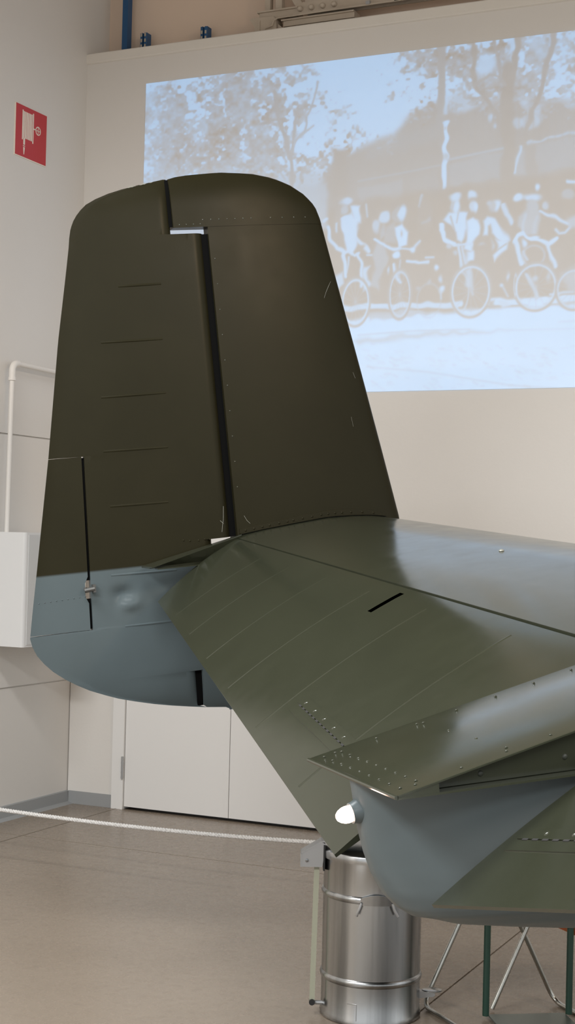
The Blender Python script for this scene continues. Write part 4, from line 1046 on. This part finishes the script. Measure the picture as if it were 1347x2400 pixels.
for k in range(24):
    a = 2 * math.pi * k / 24
    ring.append([(XL + .0062 + dx, cyc + math.cos(a) * rr, czc + math.sin(a) * rr) for dx, rr in ((0, R0), (.0012, R0), (.0012, R0 - .0055), (0, R0 - .0055))])
sym.rings(ring + [ring[0]], caps=False)
sym.box(XL + .0062, XL + .0074, cyc - .0022, cyc + .0022, czc - R0 + .003, czc + R0 - .003).box(XL + .0062, XL + .0074, cyc - R0 + .003, cyc + R0 - .003, czc - .0022, czc + .0022)
place(fix_normals(sym.build('hose_symbol', m_signwhite, sg)), sg)

# hose cabinet with stickers and pull recess
CB = empty('hose_cabinet', (XL, 7.0, .99))
tag(CB, 'white metal wall cabinet with yellow dot stickers below the red sign', 'cabinet')
cx1, cy0, cy1, cz0, cz1 = -4.70, 6.71, 7.33, .99, 1.612
mb = MB(); rr = .02
prof = [(XL, cy0), (cx1 - rr, cy0)] + [(cx1 - rr + rr * math.sin(t), cy0 + rr - rr * math.cos(t)) for t in (math.pi / 2 * i / 5 for i in range(1, 6))] + [(cx1, cy1 - rr), (cx1 - rr, cy1), (XL, cy1)]
mb.rings([[(x, y, z) for x, y in prof] for z in (cz0, cz1)])
place(fix_normals(mb.build('body', m_white, CB, 30)), CB)
dcab = place(MB().box(cx1, cx1 + .003, cy0 + .028, cy1 - .02, cz0 + .012, cz1 - .012).build('door', m_panel, CB), CB)
mb = MB().box(cx1 + .003, cx1 + .007, 6.795, 6.80, 1.235, 1.375).box(cx1 + .003, cx1 + .007, 6.895, 6.90, 1.235, 1.375).box(cx1 + .003, cx1 + .007, 6.80, 6.895, 1.235, 1.242).box(cx1 + .003, cx1 + .007, 6.80, 6.895, 1.368, 1.375)
hn = place(mb.build('pull_frame', m_panel, dcab), CB)
place(MB().box(cx1 + .003, cx1 + .0042, 6.80, 6.895, 1.242, 1.368).build('pull_recess', mat('recess_plastic', (.08, .075, .07), .6), dcab), CB)
mb = MB(); mb.dome((cx1 + .003, 6.775, 1.31), (1, 0, 0), .005, .002); place(mb.build('lock', m_print, dcab, 40), CB)
for z in (1.553, 1.510):
    mb = MB(); mb.lathe([(.0135, 0), (.0135, .0008), (.0001, .0009)], (cx1 + .003, 6.768, z), (1, 0, 0), 20); place(mb.build('sticker', m_yellow, dcab), CB)
mb = MB().box(cx1 + .003, cx1 + .0036, 6.752, 6.8, 1.582, 1.5835).box(cx1 + .003, cx1 + .0036, 6.752, 6.7535, 1.582, 1.598).box(cx1 + .003, cx1 + .0036, 6.758, 6.797, 1.5855, 1.588).box(cx1 + .003, cx1 + .0036, 6.772, 6.78, 1.594, 1.596).box(cx1 + .003, cx1 + .0036, 6.765, 6.772, 1.5695, 1.573).box(cx1 + .003, cx1 + .0036, 6.785, 6.793, 1.528, 1.54).box(cx1 + .003, cx1 + .0036, 6.783, 6.79, 1.498, 1.502)
place(mb.build('print', m_print, dcab, kind='stuff'), CB)

# water pipe with elbow
pp = empty('water_pipe', (XL + .055, 6.84, 1.612)); tag(pp, 'white painted pipe with an elbow rising from the white cabinet', 'pipe')
PX = XL + .055
mb = MB(); mb.tube([(PX, 6.835, 1.612), (PX, 6.845, 2.50)], .0135, 14); place(mb.build('riser', m_pipe, pp, 40), pp)
mb = MB(); mb.tube([(PX, 6.845, 2.47), (PX, 6.845, 2.50)] + arc((PX, 6.845, 2.505), (PX, 6.846, 2.553), (PX, 6.89, 2.553), 7) + [(PX, 6.90, 2.553)], .0185, 14)
mb.tube([(PX, 6.845, 2.455), (PX, 6.845, 2.474)], .0215, 14); place(mb.build('elbow', m_pipe, pp, 40), pp)
mb = MB(); mb.tube([(PX, 6.89, 2.553), (PX, 7.56, 2.545)], .0135, 14); run = place(mb.build('run', m_pipe, pp, 40), pp)
mb = MB(); mb.box(XL + .001, PX, 7.395, 7.415, 2.54, 2.556).tube([(PX, 7.39, 2.5465), (PX, 7.42, 2.5465)], .017, 12); place(mb.build('clamp', m_pipe, pp, 40), pp)

# ------------------------------------------------------------------ above the partition
def rack(x, wdt, ztop, label, holes=True):
    y = YU - .10
    o = empty('rack_upright', (x, y, 4.514)); tag(o, label, 'rack post', None)
    # folded channel: front face and two flanges
    mb = MB(); mb.rings([[(xx, yy, z) for xx, yy in ((x - wdt/2, y + .05), (x - wdt/2, y), (x - .006, y - .004), (x - .006, y + .008), (x + .006, y + .008), (x + .006, y - .004), (x + wdt/2, y), (x + wdt/2, y + .05))] for z in (4.514, ztop)]) if holes else MB.box(mb, x - wdt/2, x + wdt/2, y, y + .05, 4.514, ztop)
    place(fix_normals(mb.build('channel', m_blue, o)), o)
    if holes:
        z = 4.53
        while z < ztop - .02:
            for s in (-1, 1):
                xm = x + s * wdt * .27
                hb_ = MB().box(xm - .005, xm + .005, y - .0055, y - .0005, z, z + .02); place(hb_.build('slot', m_beige, o), o)
            z += .034
rack(-4.80, .037, 6.6, 'tall plain blue steel post standing on the partition up to the ceiling', False)
rack(-4.665, .046, 4.655, 'short slotted blue upright beside the tall plain blue post', True)
rack(-4.250, .046, 4.642, 'short slotted blue upright next to the beige roof truss', True)

tr = empty('roof_truss', (-2.8, 7.75, 4.60)); tag(tr, 'beige steel roof truss with bolted plates above the partition', 'truss')
def tpart(mb, name, smooth=None): return place(fix_normals(mb.build(name, m_beige, tr, smooth)), tr)
ty = 7.66
tpart(MB().box(-3.845, -3.60, ty, ty + .07, 4.598, 4.640).box(-3.855, -3.60, ty - .012, ty + .07, 4.640, 4.649), 'bottom_chord')
tpart(MB().box(-3.612, 1.2, ty - .006, ty + .006, 4.602, 4.668).box(-3.612, 1.2, ty - .022, ty + .004, 4.600, 4.606), 'splice_plate')
tpart(MB().box(-3.56, 1.2, ty + .006, ty + .06, 4.672, 4.684).box(-3.56, 1.2, ty + .05, ty + .06, 4.60, 4.672), 'upper_angle')
for k in range(4):
    mb = MB(); mb.lathe([(.0155, 0), (.0155, .010), (.013, .020), (.007, .025), (.001, .026)], (-3.580 + .070 * k, ty - .006, 4.630), (0, -1, 0), 16)
    bo = tpart(mb, 'bolt', 40)
tpart(MB().tube([(-3.64, ty - .03, 4.590), (-3.4, ty - .03, 4.593), (1.2, ty - .03, 4.600)], .0055, 8), 'conduit', 40)
tpart(MB().tube([(-3.79, ty - .035, 4.535), (-3.745, ty - .035, 4.548), (-3.735, ty - .035, 4.575), (-3.71, ty - .032, 4.588), (-3.63, ty - .03, 4.590)], .0045, 8), 'cable', 40)
mb = MB(); mb.prism([(-3.895, ty - .02, 4.602), (-3.865, ty - .02, 4.560), (-3.865, ty - .02, 4.514), (-3.728, ty - .02, 4.514), (-3.728, ty - .02, 4.588), (-3.745, ty - .02, 4.606), (-3.86, ty - .02, 4.611), (-3.885, ty - .02, 4.608)], (0, .09, 0)); tpart(mb, 'bearing_box')
tpart(MB().box(-3.842, -3.828, ty - .026, ty - .019, 4.520, 4.59), 'box_rib')
mb = MB(); mb.prism([(-3.725, ty + .0, 4.565), (-3.66, ty + .0, 4.514), (-3.725, ty + .0, 4.514)], (0, .02, 0)); tpart(mb, 'gusset')
tpart(MB().box(-3.69, -3.25, ty + .0, ty + .08, 4.545, 4.575).box(-3.70, -3.25, ty - .012, ty + .08, 4.575, 4.584), 'purlin')
for x0, z0, x1, z1, hw in ((-3.806, 4.645, -3.806, 5.4, .016), (-3.735, 4.645, -3.735, 5.4, .020), (-3.60, 4.66, -3.80, 4.98, .022), (-3.50, 4.68, -3.56, 5.3, .022), (-3.40, 4.70, -2.9, 5.3, .02), (-2.2, 4.7, -2.9, 5.3, .02), (-2.2, 4.7, -1.5, 5.3, .02)):
    d = Vector((x1 - x0, 0, z1 - z0)); L_ = d.length; d.normalize(); n_ = Vector((d.z, 0, -d.x))
    mb = MB().obox(Vector((x0, ty + .045, z0)) + d * L_ / 2, d, n_, (0, 1, 0), (L_ / 2, hw, .02)); tpart(mb, 'web_member')
tpart(MB().box(-3.95, 1.2, ty + .0, ty + .1, 5.36, 5.44), 'top_chord')
for x_ in (-3.155, -2.985):
    mb = MB(); mb.box(x_ - .012, x_ + .012, ty - .040, ty - .022, 4.592, 4.612); place(mb.build('conduit_clip', m_zincpart if x_ < -3 else m_gap, tr), tr)

# ------------------------------------------------------------------ rope barrier
RY = 5.95
def rope_z(x): 
    return .270 + .030 * ((x + 3.72) / 1.15) ** 2
RX0, RX1 = XL + .03, -2.27
mb = MB(); N_ = 620
for sidx in range(3):
    pts = []
    for i in range(N_ + 1):
        t = i / N_; x = RX0 + (RX1 - RX0) * t; a = 2 * math.pi * (t * (RX1 - RX0) / .045 + sidx / 3)
        pts.append((x, RY + .0052 * math.cos(a), rope_z(x) + .0052 * math.sin(a)))
    mb.tube(pts, .0054, 6)
rope = mb.build('barrier_rope', m_rope, None, 60)
tag(rope, 'white twisted rope strung low across the floor in front of the white door', 'rope')
mb = MB(); mb.lathe([(.02, 0), (.02, .004), (.006, .006), (.006, .022), (.010, .024), (.010, .034)], (XL - .005, RY, rope_z(RX0)), (1, 0, 0), 12); mb.build('wall_hook', m_zincpart, rope, 40)
def stanchion(x, lab):
    o = empty('rope_post', (x, RY, 0)); tag(o, lab, 'post')
    z = rope_z(x)
    mb = MB(); mb.lathe([(.09, 0), (.09, .008), (.02, .014), (.012, .02), (.012, z + .05), (.016, z + .055), (.016, z + .065), (.001, z + .068)], (0, 0, 0), (0, 0, 1), 20)
    mb.build('stem', m_zincpart, o, 40)
    mb = MB(); mb.tube([(-.0, -.0, z), (.02, 0, z)], .010, 10); mb.build('rope_eye', m_zincpart, o, 40)
stanchion(RX1 + .015, 'slim steel rope post behind the metal bin')

# ------------------------------------------------------------------ pedal bin
BX, BY = -1.884, 4.781
pb = empty('pedal_bin', (BX, BY, 0)); tag(pb, 'galvanised steel pedal bin under the tail light', 'bin')
RB = .168
mb = MB(); bead = lambda z: [(RB, z - .012), (RB + .004, z - .008), (RB + .0065, z), (RB + .004, z + .008), (RB, z + .012)]
mb.lathe([(RB - .006, 0), (RB + .003, .002), (RB + .004, .012), (RB, .02)] + bead(.138) + bead(.415) + [(RB, .53), (RB + .002, .535)], (0, 0, 0), (0, 0, 1), 72)
body = mb.build('body', m_zinc, pb, 40)
mb = MB(); mb.lathe([(RB + .002, .533), (RB + .007, .533), (RB + .008, .540), (RB + .008, .556), (RB + .004, .562), (RB * .8, .575), (RB * .4, .583), (.001, .586)], (0, 0, 0), (0, 0, 1), 72)
lid = mb.build('lid', m_zinc, pb, 40)
vr = Vector((math.cos(YAW), math.sin(YAW), 0)); vt = Vector((math.sin(YAW), -math.cos(YAW), 0))     # along the picture / towards the aisle
hx = -vr * (RB + .010)
# lid hinge housing on the left, angled top
def bpt(a, t, z): return tuple(vr * a + vt * t + zz * z)
mb = MB(); mb.prism([bpt(-.245, .055, .500), bpt(-.175, .055, .500), bpt(-.165, .055, .578), bpt(-.18, .055, .584), bpt(-.245, .055, .545)], -vt * .004)
mb.prism([bpt(-.245, -.005, .500), bpt(-.175, -.005, .500), bpt(-.165, -.005, .578), bpt(-.18, -.005, .584), bpt(-.245, -.005, .545)], -vt * .004)
mb.prism([bpt(-.247, .056, .543), bpt(-.247, .056, .547), bpt(-.18, .056, .588), bpt(-.13, .056, .590), bpt(-.13, .056, .585), bpt(-.178, .056, .583)], -vt * .066)
mb.prism([bpt(-.249, .056, .500), bpt(-.245, .056, .500), bpt(-.245, .056, .546), bpt(-.249, .056, .546)], -vt * .066)
hinge = fix_normals(mb.build('lid_hinge', m_zincpart, pb))
mb = MB(); mb.lathe([(.006, 0), (.006, .003), (.001, .004)], Vector(bpt(-.228, .055, .522)), vt, 12); mb.build('rivet', m_zinc, hinge, 40)
fix_normals(MB().prism([bpt(-.172, .058, .488), bpt(-.166, .058, .488), bpt(-.166, .058, .575), bpt(-.172, .058, .575)], -vt * .06).build('hinge_pad', m_rubber, hinge))
fix_normals(MB().prism([bpt(-.208, .040, .040), bpt(-.190, .040, .040), bpt(-.184, .040, .505), bpt(-.202, .040, .505)], -vt * .006).build('lift_bar', m_fitting, pb))
mb = MB(); mb.tube([bpt(-.199, .048, .042), bpt(-.199, .018, .042)], .010, 12); mb.build('bar_pivot', m_rubber, pb, 40)
mb = MB(); mb.tube([bpt(-.195, .030, .038), bpt(-.150, .030, .038)], .007, 8); mb.build('pivot_lug', m_zincpart, pb, 40)
# carrying handle on the front
def onb(ang, z, e=0.): return tuple(vt * (RB + e) * math.cos(ang) + vr * (RB + e) * math.sin(ang) + zz * z)
mb = MB(); mb.rings([[onb(a, .402, .004), onb(a, .402, .010), onb(a, .425 + .012 * math.sin((a + .28) / .62 * math.pi), .012), onb(a, .425 + .012 * math.sin((a + .28) / .62 * math.pi), .004)] for a in frange(-.28, .34, 12)])
hs = fix_normals(mb.build('handle_socket', m_zinc, pb, 40))
mb = MB(); mb.tube([onb(-.26, .410, .012), onb(-.28, .396, .016), onb(-.325, .376, .018), onb(-.34, .368, .014)], .0045, 8); mb.build('handle_bail', m_zincpart, pb, 40); mb = MB(); mb.tube([onb(.32, .410, .012), onb(.35, .39, .016), onb(.42, .368, .018)], .0045, 8)
mb.build('handle_bail', m_zincpart, pb, 40)
# seam mark near the foot
mb = MB(); mb.rings([[onb(a, .070 + .03 * (-.42 - a) * -.3, .0), onb(a, .070, .0015), onb(a, .073, .0015), onb(a, .073, 0)] for a in frange(-.52, -.33, 5)]); mb.rings([[onb(-.335, z, 0), onb(-.335, z, .0018), onb(-.325, z, .0018), onb(-.325, z, 0)] for z in (.018, .073)])
fix_normals(mb.build('seam', m_zinc, pb))
# pedal
mb = MB(); mb.prism([bpt(.155, .01, .052), bpt(.215, .01, .060), bpt(.222, .01, .066), bpt(.215, .01, .074), bpt(.155, .01, .078)], -vt * .03)
pd = fix_normals(mb.build('pedal_arm', m_zincpart, pb))
mb = MB(); ring = []
for z in (.074, .079, .080):
    k_ = 1 if z < .08 else .9
    ring.append([bpt(.212 + .034 * k_ * math.cos(a), -.01 + .022 * k_ * math.sin(a), z) for a in (2 * math.pi * q / 20 for q in range(20))])
mb.rings(ring); fix_normals(mb.build('pedal_pad', m_zinc, pd, 40))

# ------------------------------------------------------------------ post stand
ht = empty('post_stand', (-1.39, 4.98, 0)); tag(ht, 'green stand of two slim posts on a flat steel base plate', 'stand')
pa, pb_ = Vector((-1.512, 4.905, 0)), Vector((-1.268, 5.065, 0)); dv = (pb_ - pa).normalized(); nv = Vector((dv.y, -dv.x, 0))
for p in (pa, pb_):
    mb = MB(); mb.tube([p + zz * .012, p + zz * 1.02], .0115, 14); place(mb.build('upright', m_green, ht, 40), ht)
for z in (.45, .80): mb = MB(); mb.tube([pa + zz * z * 1.0 + zz * .2, pb_ + zz * z + zz * .2], .009, 10); place(mb.build('cross_bar', m_green, ht, 40), ht)
mb = MB(); mb.tube([pa + zz * 1.02] + arc(pa + zz * 1.02, pa + zz * 1.09, pa + dv * .07 + zz * 1.09) + arc(pb_ - dv * .07 + zz * 1.09, pb_ + zz * 1.09, pb_ + zz * 1.02), .0115, 12); place(mb.build('grip_bow', m_green, ht, 40), ht)
q0 = pa + dv * .012 - nv * .012; q1 = pb_ - dv * .012 - nv * .012
mb = MB(); mb.prism([q0 + zz * .006, q1 + zz * .006, q1 + nv * .24 + zz * .006, q0 + nv * .24 + zz * .006], zz * .006)
tpl = place(fix_normals(mb.build('base_plate', m_plate, ht)), ht)
mb = MB(); mb.prism([q0 + zz * .006, q0 + nv * .24 + zz * .006, q0 + nv * .24 + dv * .005 + zz * .006, q0 + dv * .005 + zz * .006], zz * .016); place(fix_normals(mb.build('plate_rim', m_plate, tpl)), ht)
mb = MB().obox(q0 + dv * .045 + nv * .05 + zz * .016, dv, nv, zz, (.014, .005, .003)); place(mb.build('clip', m_rubber, tpl), ht)
# ------------------------------------------------------------------ tube chair
ch = empty('tube_chair', (-1.5, 5.1, 0)); tag(ch, 'bent steel tube chair with an orange seat behind the green stand', 'chair')
q = Vector((.671, .741, 0)); rn = Vector((.741, -.671, 0)); TR = .0085
def leg(foot, dirq, length, runner, name='leg'):
    """sloping tube that bends into a floor runner"""
    f = Vector(foot); f.z = TR; d = (q * dirq * .505 + zz).normalized()
    pts = [f + d * length, f + d * .06] + arc(f + d * .05, f, f + rn * .05, 6) + [f + rn * .05, f + rn * runner]
    mb = MB(); mb.tube(pts, TR, 12); place(mb.build(name, m_chrome, ch, 40), ch); return f + d * length
A0 = leg((-1.741, 4.916, 0), 1, .85, .34)
C0 = leg((-1.535, 5.005, 0), 1, .85, .30) if False else None
cpt = Vector((-1.519, 4.998, TR)); d = Vector((.098, .109, .293)).normalized(); mb = MB(); mb.tube([cpt, cpt + d * .85], TR, 12); place(mb.build('leg', m_chrome, ch, 40), ch); C1 = cpt + d * .85
fB = Vector((-1.352, 5.191, TR)); dB = Vector((-.102, -.112, .29)).normalized()
mb = MB(); mb.tube([fB + dB * .50, fB + dB * .06] + arc(fB + dB * .05, fB, fB + rn * .05, 6) + [fB + rn * .05, fB + rn * .30], TR, 12); place(mb.build('leg', m_chrome, ch, 40), ch)
mb = MB(); mb.tube([A0, C1], TR, 12); place(mb.build('top_bar', m_chrome, ch, 40), ch)
mb = MB().obox((-1.250, 5.256, .288), rn, q, zz, (.13, .13, .014)); place(mb.build('seat', m_orange, ch), ch)
